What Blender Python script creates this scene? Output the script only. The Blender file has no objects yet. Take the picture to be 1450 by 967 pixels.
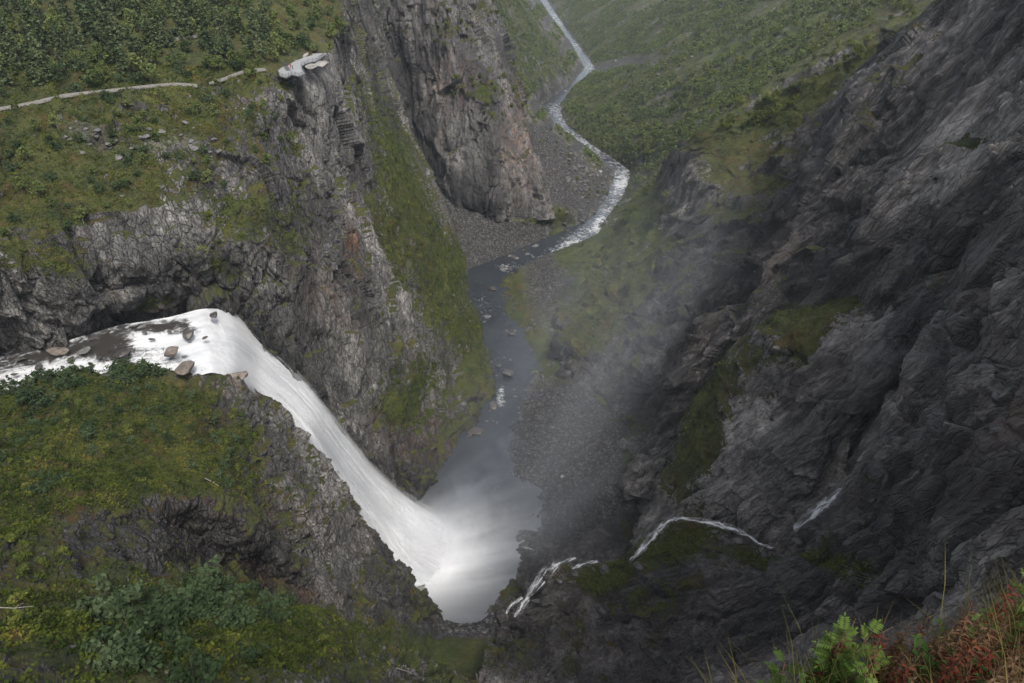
import bpy, math, random
import numpy as np
from math import radians as R, cos, sin, pi
f32 = np.float32
rng = np.random.default_rng(7)
random.seed(7)
SC = bpy.context.scene
COL = SC.collection
STEP = 1.35           # grid spacing of the terrain as seen from the viewpoint (photo pixels)

# ------------------------------------------------------------------ camera
CAM_Z = 260.0
PITCH = R(36.0)
FPX = 967.0
CP, SP = cos(PITCH), sin(PITCH)

def W(px, py, t):
    """surveyed point: bearing as photographed, t metres along the optical axis -> world"""
    px, py, t = np.asarray(px, float), np.asarray(py, float), np.asarray(t, float)
    u = (px - 725.0) / FPX; v = (483.5 - py) / FPX
    return np.stack([u * t, (CP + v * SP) * t, CAM_Z + (-SP + v * CP) * t], -1)

def WZ(px, py, z):
    v = (483.5 - py) / FPX
    return W(px, py, (CAM_Z - z) / (SP - v * CP))

def PIX(P):
    x, y, z = P[..., 0], P[..., 1], P[..., 2] - CAM_Z
    t = np.maximum(y * CP - z * SP, .3)
    up = y * SP + z * CP
    return 725 + FPX * x / t, 483.5 - FPX * up / t, t

cam = bpy.data.cameras.new("camera"); camo = bpy.data.objects.new("camera", cam)
COL.objects.link(camo)
camo.location = (0, 0, CAM_Z); camo.rotation_euler = (pi / 2 - PITCH, 0, 0)
cam.sensor_width = 36; cam.lens = 36 * FPX / 1450
cam.clip_start = .1; cam.clip_end = 9000
SC.camera = camo

# ------------------------------------------------------------------ noise
def _h(ix, iy, iz, s):
    h = (ix.astype(np.uint32) * np.uint32(374761393)) ^ (iy.astype(np.uint32) * np.uint32(668265263)) ^ (iz.astype(np.uint32) * np.uint32(2246822519)) ^ np.uint32((s * 3266489917) & 0xffffffff)
    h ^= h >> np.uint32(15); h *= np.uint32(2246822519); h ^= h >> np.uint32(13); h *= np.uint32(3266489917); h ^= h >> np.uint32(16)
    return h

def _f(h, k=0):
    if k: h = (h * np.uint32(2654435761 + 2 * k)) ^ (h >> np.uint32(7 + k))
    return (h & np.uint32(0xffffff)).astype(f32) / f32(0xffffff)

_ROT = np.array([[.36, .48, -.8], [-.8, .6, 0], [.48, .64, .6]], f32)

def vnoise(P, s=0):
    i = np.floor(P); f = (P - i).astype(f32); i = i.astype(np.int64)
    f = f * f * f * (f * (f * 6 - 15) + 10)
    r = 0
    for dx in (0, 1):
        wx = f[:, 0] if dx else 1 - f[:, 0]
        for dy in (0, 1):
            wy = wx * (f[:, 1] if dy else 1 - f[:, 1])
            for dz in (0, 1):
                wz = wy * (f[:, 2] if dz else 1 - f[:, 2])
                r = r + wz * _f(_h(i[:, 0] + dx, i[:, 1] + dy, i[:, 2] + dz, s))
    return r * 2 - 1

def fbm(P, scale, octv=4, gain=.5, s=0, ridge=False):
    Q = (P / scale).astype(f32); a = 1.0; tot = 0; r = 0
    for o in range(octv):
        n = vnoise(Q, s + o)
        r = r + a * ((1 - np.abs(n) * 2) if ridge else n); tot += a
        a *= gain; Q = (Q @ _ROT.T) * 2.03 + 17.3
    return r / tot

def facets(P, scale, s=0):
    """broken-rock facets: tilted blocks from a jittered cell pattern; returns offset in about +-1 and the crack distance"""
    Q = P / scale
    b = np.floor(Q - .5).astype(np.int64)
    d1 = np.full(len(Q), 9., f32); d2 = d1.copy(); off = np.zeros(len(Q), f32)
    for dx in (0, 1):
        for dy in (0, 1):
            for dz in (0, 1):
                c = b + np.array([dx, dy, dz])
                h = _h(c[:, 0], c[:, 1], c[:, 2], s)
                D = (Q - c - .5).astype(f32) - np.stack([_f(h, 1), _f(h, 2), _f(h, 3)], 1) * .8 + .4
                d = (D * D).sum(1)
                o = (_f(h, 4) - .5) * 1.2 + ((np.stack([_f(h, 5), _f(h, 6), _f(h, 7)], 1) - .5) * D).sum(1) * 2.2
                m = d < d1
                d2 = np.where(m, d1, np.minimum(d2, d)); off = np.where(m, o, off); d1 = np.where(m, d, d1)
    return off, np.sqrt(d2) - np.sqrt(d1)

def sm(a, b, x):
    t = np.clip((x - a) / (b - a), 0, 1); return t * t * (3 - 2 * t)

# ------------------------------------------------------------------ object helpers
def tag(o, label=None, cat=None, group=None, kind=None):
    if label: o["label"] = label
    if cat: o["category"] = cat
    if group: o["group"] = group
    if kind: o["kind"] = kind
    return o

def mesh_np(name, V, F, smooth=True):
    """V (n,3), F (m,k) with one k"""
    V = np.asarray(V, f32); F = np.asarray(F, np.int32)
    me = bpy.data.meshes.new(name)
    k = F.shape[1]
    me.vertices.add(len(V)); me.vertices.foreach_set("co", V.ravel())
    me.loops.add(F.size); me.loops.foreach_set("vertex_index", F.ravel())
    me.polygons.add(len(F))
    me.polygons.foreach_set("loop_start", np.arange(0, F.size, k, dtype=np.int32))
    if smooth: me.polygons.foreach_set("use_smooth", np.ones(len(F), bool))
    me.update(calc_edges=True)
    return me

def attr(me, name, val):
    a = me.attributes.new(name, 'FLOAT', 'POINT'); a.data.foreach_set("value", np.asarray(val, f32).ravel())

def link(name, me, mat=None, parent=None, loc=None):
    o = bpy.data.objects.new(name, me)
    if mat and not me.materials: me.materials.append(mat)
    COL.objects.link(o)
    if parent: o.parent = parent
    if loc is not None: o.location = loc
    return o

def grid_faces(m, n):
    a = np.arange(m * n).reshape(m, n)
    return np.stack([a[:-1, :-1], a[1:, :-1], a[1:, 1:], a[:-1, 1:]], -1).reshape(-1, 4)

def blur(G, k, axis):
    if k < 1: return G
    w = np.hanning(2 * k + 3)[1:-1]; w /= w.sum()
    pad = [(0, 0)] * G.ndim; pad[axis] = (k, k)
    # odd reflection keeps the border where it is
    n = G.shape[axis]
    k = min(k, n - 1)
    if len(w) != 2 * k + 1:
        w = np.hanning(2 * k + 3)[1:-1]; w /= w.sum()
    first = np.take(G, [0], axis); last = np.take(G, [n - 1], axis)
    pre = 2 * first - np.flip(np.take(G, range(1, k + 1), axis), axis)
    post = 2 * last - np.flip(np.take(G, range(n - 1 - k, n - 1), axis), axis)
    E = np.concatenate([pre, G, post], axis)
    out = 0
    for j in range(2 * k + 1):
        out = out + w[j] * np.take(E, range(j, j + n), axis)
    return out

def lattice(ctrl, step=STEP, soft=.3, cap=230):
    """dense grid through a net of control points (M,K,3 world)"""
    px, py, t = PIX(ctrl)
    px = np.clip(px, -250, 1700); py = np.clip(py, -200, 1150)
    L0 = np.hypot(np.diff(px, axis=0), np.diff(py, axis=0)); L1 = np.hypot(np.diff(px, axis=1), np.diff(py, axis=1))
    wl = lambda ax: np.linalg.norm(np.diff(ctrl, axis=ax), axis=2) * FPX / np.maximum(np.minimum(*( (t[1:], t[:-1]) if ax == 0 else (t[:, 1:], t[:, :-1]))), 25)
    vis0 = ((px > -100) & (px < 1550) & (py > -100) & (py < 1060)).astype(float)
    L0 = np.maximum(L0, .55 * wl(0) * np.maximum(vis0[1:], vis0[:-1])); L1 = np.maximum(L1, .55 * wl(1) * np.maximum(vis0[:, 1:], vis0[:, :-1]))
    n0 = np.clip((np.percentile(L0, 75, axis=1) / step).astype(int), 4, cap)
    n1 = np.clip((np.percentile(L1, 75, axis=0) / step).astype(int), 4, cap)
    def dens(G, n, ax):
        parts = []
        for i, k in enumerate(n):
            a = np.take(G, [i], ax); b = np.take(G, [i + 1], ax)
            w = (np.arange(k) / k).reshape([-1 if q == ax else 1 for q in range(3)])
            parts.append(a + (b - a) * w)
        parts.append(np.take(G, [G.shape[ax] - 1], ax))
        return np.concatenate(parts, ax)
    G = dens(dens(ctrl, n0, 0), n1, 1)
    G = blur(G, int(np.median(n0) * soft), 0); G = blur(G, int(np.median(n1) * soft), 1)
    lattice.last = (n0, n1)
    return G

def normals(G):
    du = np.gradient(G, axis=0); dv = np.gradient(G, axis=1)
    N = np.cross(du, dv); N /= np.linalg.norm(N, axis=-1, keepdims=True) + 1e-9
    C = np.array([0, 0, CAM_Z + 60]) - G
    s = np.sign(np.median((N * C).sum(-1)))
    return N * s

def rotm(yaw, pitch, roll=0):
    from mathutils import Euler
    return np.array(Euler((R(pitch), R(roll), R(yaw))).to_matrix(), f32)
# ------------------------------------------------------------------ materials
class NT:
    def __init__(s, name):
        s.m = bpy.data.materials.new(name); s.m.use_nodes = True
        s.t = s.m.node_tree; s.t.nodes.clear()
        s.out = s.t.nodes.new("ShaderNodeOutputMaterial")
    def n(s, typ, **kw):
        nd = s.t.nodes.new("ShaderNode" + typ)
        for k, v in kw.items():
            if k.startswith("_"): setattr(nd, k[1:], v)
        for k, v in kw.items():
            if not k.startswith("_"):
                s.set(nd.inputs[k.replace("__", " ")] if not k.startswith("i") or not k[1:].isdigit() else nd.inputs[int(k[1:])], v)
        return nd
    def set(s, inp, v):
        if isinstance(v, bpy.types.NodeSocket): s.t.links.new(v, inp)
        elif isinstance(v, bpy.types.Node): s.t.links.new(v.outputs[0], inp)
        elif isinstance(v, (tuple, list)) and len(v) == 3 and inp.type == 'RGBA': inp.default_value = (*v, 1)
        else: inp.default_value = v
    def math(s, op, a, b=0.0, c=None, clamp=False):
        nd = s.n("Math", _operation=op, i0=a, i1=b); nd.use_clamp = clamp
        if c is not None: s.set(nd.inputs[2], c)
        return nd.outputs[0]
    def ramp01(s, x, a, b):
        nd = s.n("MapRange", _interpolation_type='SMOOTHSTEP'); s.set(nd.inputs[0], x); nd.inputs[1].default_value = a; nd.inputs[2].default_value = b
        return nd.outputs[0]
    def mix(s, f, a, b, blend='MIX'):
        nd = s.n("Mix", _data_type='RGBA', _blend_type=blend); s.set(nd.inputs[0], f); s.set(nd.inputs[6], a); s.set(nd.inputs[7], b)
        return nd.outputs[2]
    def noise(s, vec, scale, detail=4, rough=.55, dist=0.0):
        return s.n("TexNoise", Vector=vec, Scale=scale, Detail=detail, Roughness=rough, Distortion=dist).outputs[0]
    def ramp(s, x, stops):
        nd = s.n("ValToRGB", Fac=x); cr = nd.color_ramp
        while len(cr.elements) < len(stops): cr.elements.new(.5)
        for e, (p, c) in zip(cr.elements, stops):
            e.position = p; e.color = (*c, 1)
        return nd.outputs[0]
    def attr(s, name): return s.n("Attribute", _attribute_name=name).outputs[2]
    def mapping(s, vec, scale=(1, 1, 1), rot=(0, 0, 0)):
        return s.n("Mapping", Vector=vec, Scale=scale, Rotation=rot).outputs[0]
    def frame(s, vec, M):
        d = [s.n("VectorMath", _operation='DOT_PRODUCT', i0=vec, i1=tuple(float(x) for x in r)).outputs[1] for r in M]
        return s.n("CombineXYZ", X=d[0], Y=d[1], Z=d[2]).outputs[0]
    def principled(s, **kw):
        p = s.n("BsdfPrincipled")
        for k, v in kw.items(): s.set(p.inputs[k.replace("__", " ")], v)
        s.t.links.new(p.outputs[0], s.out.inputs[0]); return p

def strata(a, b, k, k2=1.):
    e = b - a; e = e / np.linalg.norm(e)
    n = np.cross(e, [0, 0, 1]); n /= np.linalg.norm(n); m = np.cross(n, e)
    return np.stack([e * k, n, m * k2]).astype(f32)
ST_R = strata(W(1020, 600, 300), W(1390, 220, 190), .26, 1.15)
ST_F = strata(W(985, 690, 260), W(1300, 440, 200), .26, 1.3)
ST_V = np.diag([1, 1, .33]).astype(f32)
def terrain_mat(name, SM, dark=(.024, .0235, .023), mid=(.105, .103, .101), light=(.27, .265, .255), warm=(.11, .075, .052), bump=.8):
    T = NT(name)
    geo = T.n("NewGeometry"); P = geo.outputs[0]
    S = T.frame(P, SM)
    n1 = T.noise(S, .11, 9, .68, .4)
    n2 = T.noise(S, .55, 7, .7, .3)
    n3 = T.noise(P, .045, 4, .55)
    v = T.math('ADD', T.math('MULTIPLY', n1, .6), T.math('MULTIPLY', n2, .4))
    rock = T.ramp(v, [(.33, dark), (.50, mid), (.66, light)])
    ck = T.n("TexVoronoi", _feature='DISTANCE_TO_EDGE', Vector=S, Scale=.32); ck2 = T.n("TexVoronoi", _feature='DISTANCE_TO_EDGE', Vector=T.mapping(S, rot=(.4, .3, .8)), Scale=.9)
    wrp = T.noise(P, .6, 4, .7)
    crk = T.math('MULTIPLY', T.ramp01(T.math('ADD', ck.outputs[0], T.math('MULTIPLY', wrp, .12)), .05, .13), T.ramp01(T.math('ADD', ck2.outputs[0], T.math('MULTIPLY', wrp, .16)), .06, .16))
    rock = T.mix(1, rock, T.mix(crk, (.42, .41, .40), (1, 1, 1)), 'MULTIPLY')
    spk = T.noise(P, 3.2, 3, .8)
    rock = T.mix(1, rock, T.mix(T.ramp01(spk, .36, .64), (.66, .66, .67), (1.3, 1.28, 1.25)), 'MULTIPLY')
    rock = T.mix(T.math('MULTIPLY', T.ramp01(n3, .54, .7), .3), rock, T.mix(v, (.05, .035, .026), warm))
    rust = T.math('MULTIPLY', T.attr("rust"), T.ramp01(T.noise(S, .3, 6, .65), .42, .6))
    rock = T.mix(rust, rock, (.19, .085, .042))
    pale = T.attr("pale")
    rock = T.mix(T.math('MULTIPLY', pale, .75), rock, T.mix(T.ramp01(v, .36, .66), (.10, .098, .095), (.36, .345, .325)))
    wet = T.math('MULTIPLY', T.attr("wet"), T.ramp01(T.noise(S, .06, 5, .6), .22, .5), clamp=True)  # damp rock, plus shade painted into the rib's cleft and the near face
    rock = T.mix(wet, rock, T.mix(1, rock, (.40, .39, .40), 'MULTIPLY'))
    big = T.noise(S, .03, 3, .5)
    rock = T.mix(1, rock, T.mix(T.ramp01(big, .38, .62), (.50, .50, .51), (1.35, 1.33, 1.3)), 'MULTIPLY')
    # scree and gravel: stone by stone
    scree = T.attr("scree")
    vor = T.n("TexVoronoi", Vector=P, Scale=.75); 
    vor2 = T.n("TexVoronoi", Vector=P, Scale=2.1)
    st = T.math('ADD', T.math('MULTIPLY', vor.outputs[1], .5), T.math('MULTIPLY', vor2.outputs[1], .5))
    stone = T.ramp(st, [(.2, (.026, .025, .025)), (.55, (.074, .071, .069)), (.85, (.20, .195, .19))])
    edge = T.ramp01(T.math('ADD', vor.outputs[0], T.math('MULTIPLY', vor2.outputs[0], .5)), .95, .45)
    stone = T.mix(1, stone, T.mix(edge, (.35, .33, .32), (1, 1, 1)), 'MULTIPLY')
    scf = T.ramp01(T.math('ADD', scree, T.math('MULTIPLY', T.math('SUBTRACT', T.noise(P, .15, 6, .7), .5), .8)), .4, .6)
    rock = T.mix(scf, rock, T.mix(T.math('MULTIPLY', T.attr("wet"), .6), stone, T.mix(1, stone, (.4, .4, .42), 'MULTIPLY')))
    # vegetation
    veg = T.attr("veg")
    nv = T.math('ADD', T.math('ADD', T.math('MULTIPLY', T.noise(P, .05, 5, .6), .35), T.math('MULTIPLY', T.noise(P, .18, 9, .74), .55)), T.math('MULTIPLY', T.noise(P, .9, 5, .7), .30)); nv = T.math('SUBTRACT', nv, .1)
    nzs = T.n("SeparateXYZ", Vector=geo.outputs[1]).outputs[2]
    ledge = T.math('MULTIPLY', T.math('SUBTRACT', T.ramp01(nzs, .25, .85), .35), T.math('MULTIPLY', T.attr("ledge"), 1.0))
    vf = T.ramp01(T.math('ADD', T.math('ADD', veg, ledge), T.math('MULTIPLY', T.math('SUBTRACT', nv, .5), 3.6)), .42, .60)
    vf = T.math('MULTIPLY', vf, T.math('SUBTRACT', 1.0, T.math('MULTIPLY', T.ramp01(scree, .3, .7), .9)))
    g1 = T.noise(P, .075, 7, .7, .3); g2 = T.noise(P, .7, 6, .75)
    gv = T.math('ADD', T.math('MULTIPLY', g1, .6), T.math('MULTIPLY', g2, .4))
    green = T.ramp(gv, [(.30, (.016, .026, .007)), (.43, (.040, .054, .012)), (.52, (.074, .080, .017)), (.61, (.122, .116, .025)), (.72, (.15, .122, .035))])
    gb = T.noise(P, .13, 8, .7)
    green = T.mix(T.math('MULTIPLY', T.ramp01(gb, .48, .64), .8), green, T.mix(g2, (.040, .020, .007), (.145, .078, .018)))
    lush = T.attr("lush")
    green = T.mix(T.math('MULTIPLY', lush, .85), green, T.mix(T.ramp01(gv, .35, .62), (.022, .040, .008), (.105, .135, .022)))
    green = T.mix(T.math('MULTIPLY', T.ramp01(T.noise(P, 2.3, 4, .7), .40, .62), .5), T.mix(1, green, (.38, .40, .36), 'MULTIPLY'), green)
    base = T.mix(vf, rock, green)
    rough = T.math('SUBTRACT', .88, T.math('MULTIPLY', T.math('MULTIPLY', wet, T.math('SUBTRACT', 1.0, vf)), .46))
    h = T.math('ADD', T.math('MULTIPLY', n1, 1.4), T.math('MULTIPLY', n2, .7))
    h = T.math('ADD', T.math('ADD', h, T.math('MULTIPLY', T.noise(S, 1.7, 5, .7), .35)), T.math('MULTIPLY', crk, .45))
    hg = T.math('ADD', T.math('MULTIPLY', T.noise(P, 1.1, 6, .75), .8), T.math('MULTIPLY', gv, .7))
    hs = T.math('MULTIPLY', T.math('SUBTRACT', 1.0, vor.outputs[0]), .5)
    hm = T.n("Mix", _data_type='FLOAT'); T.set(hm.inputs[0], vf); T.set(hm.inputs[2], T.math('ADD', h, T.math('MULTIPLY', hs, scf))); T.set(hm.inputs[3], hg)
    bp = T.n("Bump", Strength=bump, Distance=1.6, Height=hm.outputs[0])
    p = T.principled(Base__Color=base, Roughness=rough, Normal=bp.outputs[0])
    p.inputs["Specular IOR Level"].default_value = .35
    return T.m
M_LEFT = terrain_mat("gneiss_with_moss", ST_V)
M_FAR = terrain_mat("cliff_gneiss", ST_V, dark=(.03, .029, .029), mid=(.085, .083, .083), light=(.19, .185, .18))
M_RIGHT = terrain_mat("wet_schist", ST_R, dark=(.026, .024, .024), mid=(.135, .130, .125), light=(.40, .39, .37))
M_VALLEY = terrain_mat("valley_ground", np.diag([1, 1, .8]))
# ------------------------------------------------------------------ terrain sheets
SHEETS = {}
def blobs(px, py, lst):
    a = np.zeros(px.shape, f32)
    for b in lst:
        x, y, rx, ry, ang, v = b
        c, s_ = cos(R(ang)), sin(R(ang))
        dx, dy = px - x, py - y
        u = (dx * c + dy * s_) / rx; w = (-dx * s_ + dy * c) / ry
        a += v * np.exp(-np.clip(u * u + w * w, 0, 30) ** 1.4)
    return a

def sheet(name, label, rows, mat, world=False, base={}, paint={}, frame=None, amp=(3, 1.2, .5), cell=(14, 5.5, 2.2), low=(3.0, 40), slope_veg=.6, soft=.3, step=STEP, seed=0, colw=None, calm=None, ledge=.9, bank=0, fold=0, tufty=1.):
    ctrl = np.array(rows, float) if world else W(*np.moveaxis(np.array(rows, float), -1, 0))
    G = lattice(ctrl, step, soft)
    N = normals(G)
    m, n = G.shape[:2]
    px, py, t = PIX(G)
    P = G.reshape(-1, 3); Nf = N.reshape(-1, 3)
    ex = np.ones(m * n)
    at = {}
    for k in ("veg", "lush", "wet", "pale", "scree", "rust"):
        at[k] = (base.get(k, 0) + blobs(px, py, paint.get(k, [])).ravel()).astype(f32)
    F = np.eye(3, dtype=f32) if frame is None else frame
    warp = np.stack([fbm(P, 26, 3, s=seed + 90 + i) for i in range(3)], 1) * 6.5
    Q = (P + warp) @ F.T
    d = low[0] * fbm(P, low[1], 4, .5, s=seed)
    f1, c1 = facets(Q, cell[0], seed + 11)
    Q2 = (P + warp * .3) @ F.T
    f2, c2 = facets(Q2, cell[1], seed + 12)
    f3, c3 = facets(Q2, cell[2], seed + 13)
    brk = sm(-.25, .35, fbm(P, 30, 3, s=seed + 31))            # slabs here, broken ground there
    rid = fbm(Q, cell[0] * .75, 5, .55, s=seed + 50, ridge=True)
    rid2 = fbm(Q2, cell[1] * .6, 4, .6, s=seed + 57)
    rockd = amp[0] * (1.0 * f1 + .4 * rid) + amp[1] * (.4 + .75 * brk) * f2 + amp[1] * .3 * rid2 + amp[2] * (.4 + .9 * brk) * f3
    rockd = rockd - amp[0] * .45 * sm(.09, 0, c1) * brk - amp[1] * .4 * sm(.10, 0, c2) * brk
    sp = np.maximum(np.linalg.norm(np.gradient(G, axis=0), axis=-1), np.linalg.norm(np.gradient(G, axis=1), axis=-1)).ravel()
    rockd = rockd - amp[2] * f3 * (1 - sm(2.2, 1.1, sp)) * (.4 + .9 * brk) - amp[1] * f2 * (1 - sm(4.5, 2.2, sp)) * (.4 + .75 * brk)
    if fold:
        fq = (P + warp * .8) @ F.T
        rockd = rockd + fold * fbm(fq, 13, 3, .45, s=seed + 75, ridge=True) + fold * .5 * facets(fq, 26, seed + 77)[0]
    # vegetation sits where the ground lies flatter
    nz = Nf[:, 2] + .25 * f1 + .12 * f2
    veg = at["veg"] + slope_veg * (sm(.45, .95, nz) - .35)
    vs = sm(.35, .8, veg)
    dist = t.ravel()
    tuft = .55 * fbm(P, 3.0, 3, .6, s=seed + 40) + .9 * fbm(P, 9, 2, s=seed + 44)
    scr = sm(.3, .7, at["scree"])
    if bank: d = d + bank * fbm(P, 11, 4, .6, s=seed + 71)
    boul, cb = facets(P, 2.6, seed + 21)
    d = d + rockd * (1 - .55 * vs) * (1 - .8 * scr) + tuft * vs + scr * (.55 * boul - .5 * sm(.2, 0, cb))
    damp = .12 + .88 * sm(3.0, 1.4, sp)
    d = d - (rockd * (1 - .55 * vs) * (1 - .8 * scr) + tuft * vs) * (1 - damp) + tuft * vs * (tufty - 1) * damp
    if colw is not None:
        n1 = lattice.last[1]
        cwt = np.tile(np.interp(np.arange(n), np.concatenate([[0], np.cumsum(n1)]), colw), m)
        d = d * cwt + 15 * (fbm(P, 120, 4, .5, s=seed + 5) - .5 * fbm(P, 70, 3, .5, s=seed + 8, ridge=True)) * sm(560, 760, dist) * sm(.92, 1, cwt)
    if calm: d = d * (1 - np.clip(blobs(px, py, calm).ravel(), 0, .95))
    near = np.clip(dist / 120., .06, 1)
    P2 = P + Nf * (d * near)[:, None]
    me = mesh_np(name, P2, grid_faces(m, n), False)
    at["veg"] = veg
    at['ledge'] = np.full(m * n, ledge)
    for k, v in at.items(): attr(me, k, np.clip(v, 0, 1.2))
    o = link(name, me, mat)
    tag(o, label, None, None, "structure")
    G2 = P2.reshape(m, n, 3); N2 = normals(G2)
    SHEETS[name] = dict(P=P2, N=N2.reshape(-1, 3), px=px.ravel(), py=py.ravel(), t=dist, veg=veg, scree=at["scree"], G=G2,
                        area=np.linalg.norm(np.cross(np.gradient(G2, axis=0), np.gradient(G2, axis=1)), axis=-1).ravel())
    return o

# --- the valley: river bed with both banks, from under the viewpoint down to the bend
def zr(y):
    return np.interp(y, [0, 200, 300, 320, 440, 540, 650, 850, 1030, 1600, 2200, 3000], [0, 0, 0, -3, -5, -12, -24, -42, -58, -88, -112, -140])
def river_pt(px, py, dz=0):
    z = 0.
    for _ in range(30):
        p = WZ(px, py, z); z = .5 * z + .5 * float(zr(p[1]))
    return p + np.array([0, 0, dz])
RIV = [(873, 622, 698), (830, 596, 722), (790, 585, 752), (740, 582, 768), (700, 590, 772), (640, 632, 722), (598, 655, 722), (570, 697, 728), (535, 702, 752), (500, 690, 757), (440, 660, 722), (405, 648, 708), (383, 655, 722), (362, 690, 795), (335, 770, 848), (310, 832, 862), (280, 851, 889), (243, 868, 898), (205, 822, 846), (175, 784, 801), (148, 764, 800), (125, 795, 812), (97, 826, 846), (62, 808, 822), (30, 782, 795), (0, 764, 778), (-45, 738, 752)]
# left bank (two points out) and right bank (four points out) per river row: (px,py,t) or None -> from the edge
LB = {0: [(590, 905, 250), (520, 930, 240)], 1: [(560, 850, 285), (500, 860, 290)], 2: [(545, 800, 300), (480, 800, 310)], 5: [(600, 640, 372), (540, 620, 390)], 7: [(660, 565, 410), (600, 560, 430)], 10: [(630, 440, 480), (560, 430, 500)],
      12: [(610, 350, 522), (560, 215, 560)], 13: [(655, 330, 545), (600, 235, 575)], 14: [(715, 318, 560), (650, 270, 580)], 15: [(785, 297, 580), (720, 265, 590)], 16: [(800, 250, 640), (745, 190, 620)], 17: [(800, 205, 700), (738, 150, 660)],
      18: [(775, 180, 790), (700, 90, 740)], 19: [(755, 150, 880), (690, 60, 830)], 20: [(752, 128, 950), (690, 20, 900)], 21: [(765, 85, 1050), (690, -20, 980)], 22: [(785, 62, 1180), (700, -40, 1080)], 23: [(765, 15, 1350), (690, -60, 1250)], 24: [(745, -5, 1560), (660, -80, 1500)], 25: [(720, -40, 1850), (640, -110, 1750)], 26: [(690, -80, 2500), (600, -140, 2400)]}
RB = {0: [(760, 905, 262), (860, 905, 260)], 1: [(790, 830, 288), (880, 830, 290)], 2: [(800, 780, 306), (880, 760, 310)], 3: [(815, 735, 322), (900, 700, 335)], 4: [(830, 690, 336), (930, 640, 350)], 5: [(850, 650, 352), (950, 580, 365)], 6: [(860, 610, 365), (960, 560, 375)], 7: [(860, 575, 380), (960, 530, 390)], 8: [(830, 530, 405), (930, 480, 410)], 9: [(810, 500, 425), (910, 450, 425)],
      10: [(790, 460, 450), (900, 410, 440)], 11: [(785, 425, 478), (890, 360, 465)], 12: [(800, 395, 500), (890, 320, 490)], 13: [(860, 350, 530), (920, 290, 520)], 14: [(890, 315, 558), (945, 245, 545)], 15: [(900, 290, 585), (960, 215, 570)], 16: [(925, 255, 620), (980, 185, 600)],
      17: [(945, 215, 660), (1010, 150, 640)], 18: [(905, 180, 790), (1000, 115, 740)], 19: [(870, 148, 890), (970, 85, 840)], 20: [(870, 125, 960), (970, 60, 910)], 21: [(880, 105, 1060), (970, 40, 1000)], 22: [(900, 80, 1180), (975, 20, 1120)], 23: [(880, 45, 1350), (960, 0, 1300)], 24: [(850, 10, 1600), (930, -30, 1500)], 25: [(830, -20, 1900), (900, -60, 1800)], 26: [(800, -70, 2600), (880, -110, 2400)]}
FR = {0: [(980, 900, 300), (1100, 900, 330)], 6: [(1080, 470, 410), (1200, 430, 450)], 12: [(990, 250, 500), (1100, 200, 530)], 14: [(1010, 175, 520), (1110, 110, 500)], 16: [(1075, 120, 575), (1200, 45, 550)], 17: [(1100, 90, 610), (1230, 10, 580)], 18: [(1110, 50, 690), (1250, -30, 660)], 20: [(1090, -10, 850), (1230, -80, 800)], 22: [(1070, -50, 1040), (1200, -110, 980)], 24: [(1020, -80, 1450), (1150, -140, 1350)], 26: [(960, -150, 2300), (1080, -190, 2200)]}
def fill(dct, n, j):
    ks = sorted(dct); out = []
    for c in range(3):
        out.append(np.interp(range(n), ks, [dct[k][j][c] for k in ks]))
    return np.array(out).T
nR = len(RIV)
for k_ in (7, 8, 9, 10, 11, 12): RB[k_] = [(*RB[k_][0][:2], RB[k_][0][2] + 6), (*RB[k_][1][:2], RB[k_][1][2] + 34)]
RIV = [(a, b, c) if i < 13 else (a, (b + c) / 2 - (c - b) * (.38 + .10 * sin(i * 2.3)), (b + c) / 2 + (c - b) * (.36 + .12 * sin(i * 3.7 + 1))) for i, (a, b, c) in enumerate(RIV)]
lb0, lb1 = fill(LB, nR, 0), fill(LB, nR, 1)
rb0, rb1 = fill(RB, nR, 0), fill(RB, nR, 1)
fr0, fr1 = fill(FR, nR, 0), fill(FR, nR, 1)
rows = []; wrows = []
for i, (py, xl, xr) in enumerate(RIV):
    l = river_pt(xl, py); r = river_pt(xr, py)
    mid = (l + r) / 2
    wid = np.linalg.norm(r - l)
    rows.append([W(*lb1[i]) + np.array([-60, 10, 60.]), W(*lb1[i]), W(*lb0[i]), l + [0, 0, .15], l * .75 + r * .25 - [0, 0, 1.8], mid - [0, 0, 2.2], r * .75 + l * .25 - [0, 0, 1.6], r + [0, 0, .15], (r * .5 + W(*rb0[i]) * .5), W(*rb0[i]), W(*rb1[i]), W(*fr0[i]), W(*fr1[i]), W(*fr1[i]) + np.array([120, 10, 60.])])
    wrows.append([l + (l - r) / wid * 6, l, l * .75 + r * .25, mid, r * .75 + l * .25, r, r + (r - l) / wid * 6])
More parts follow.
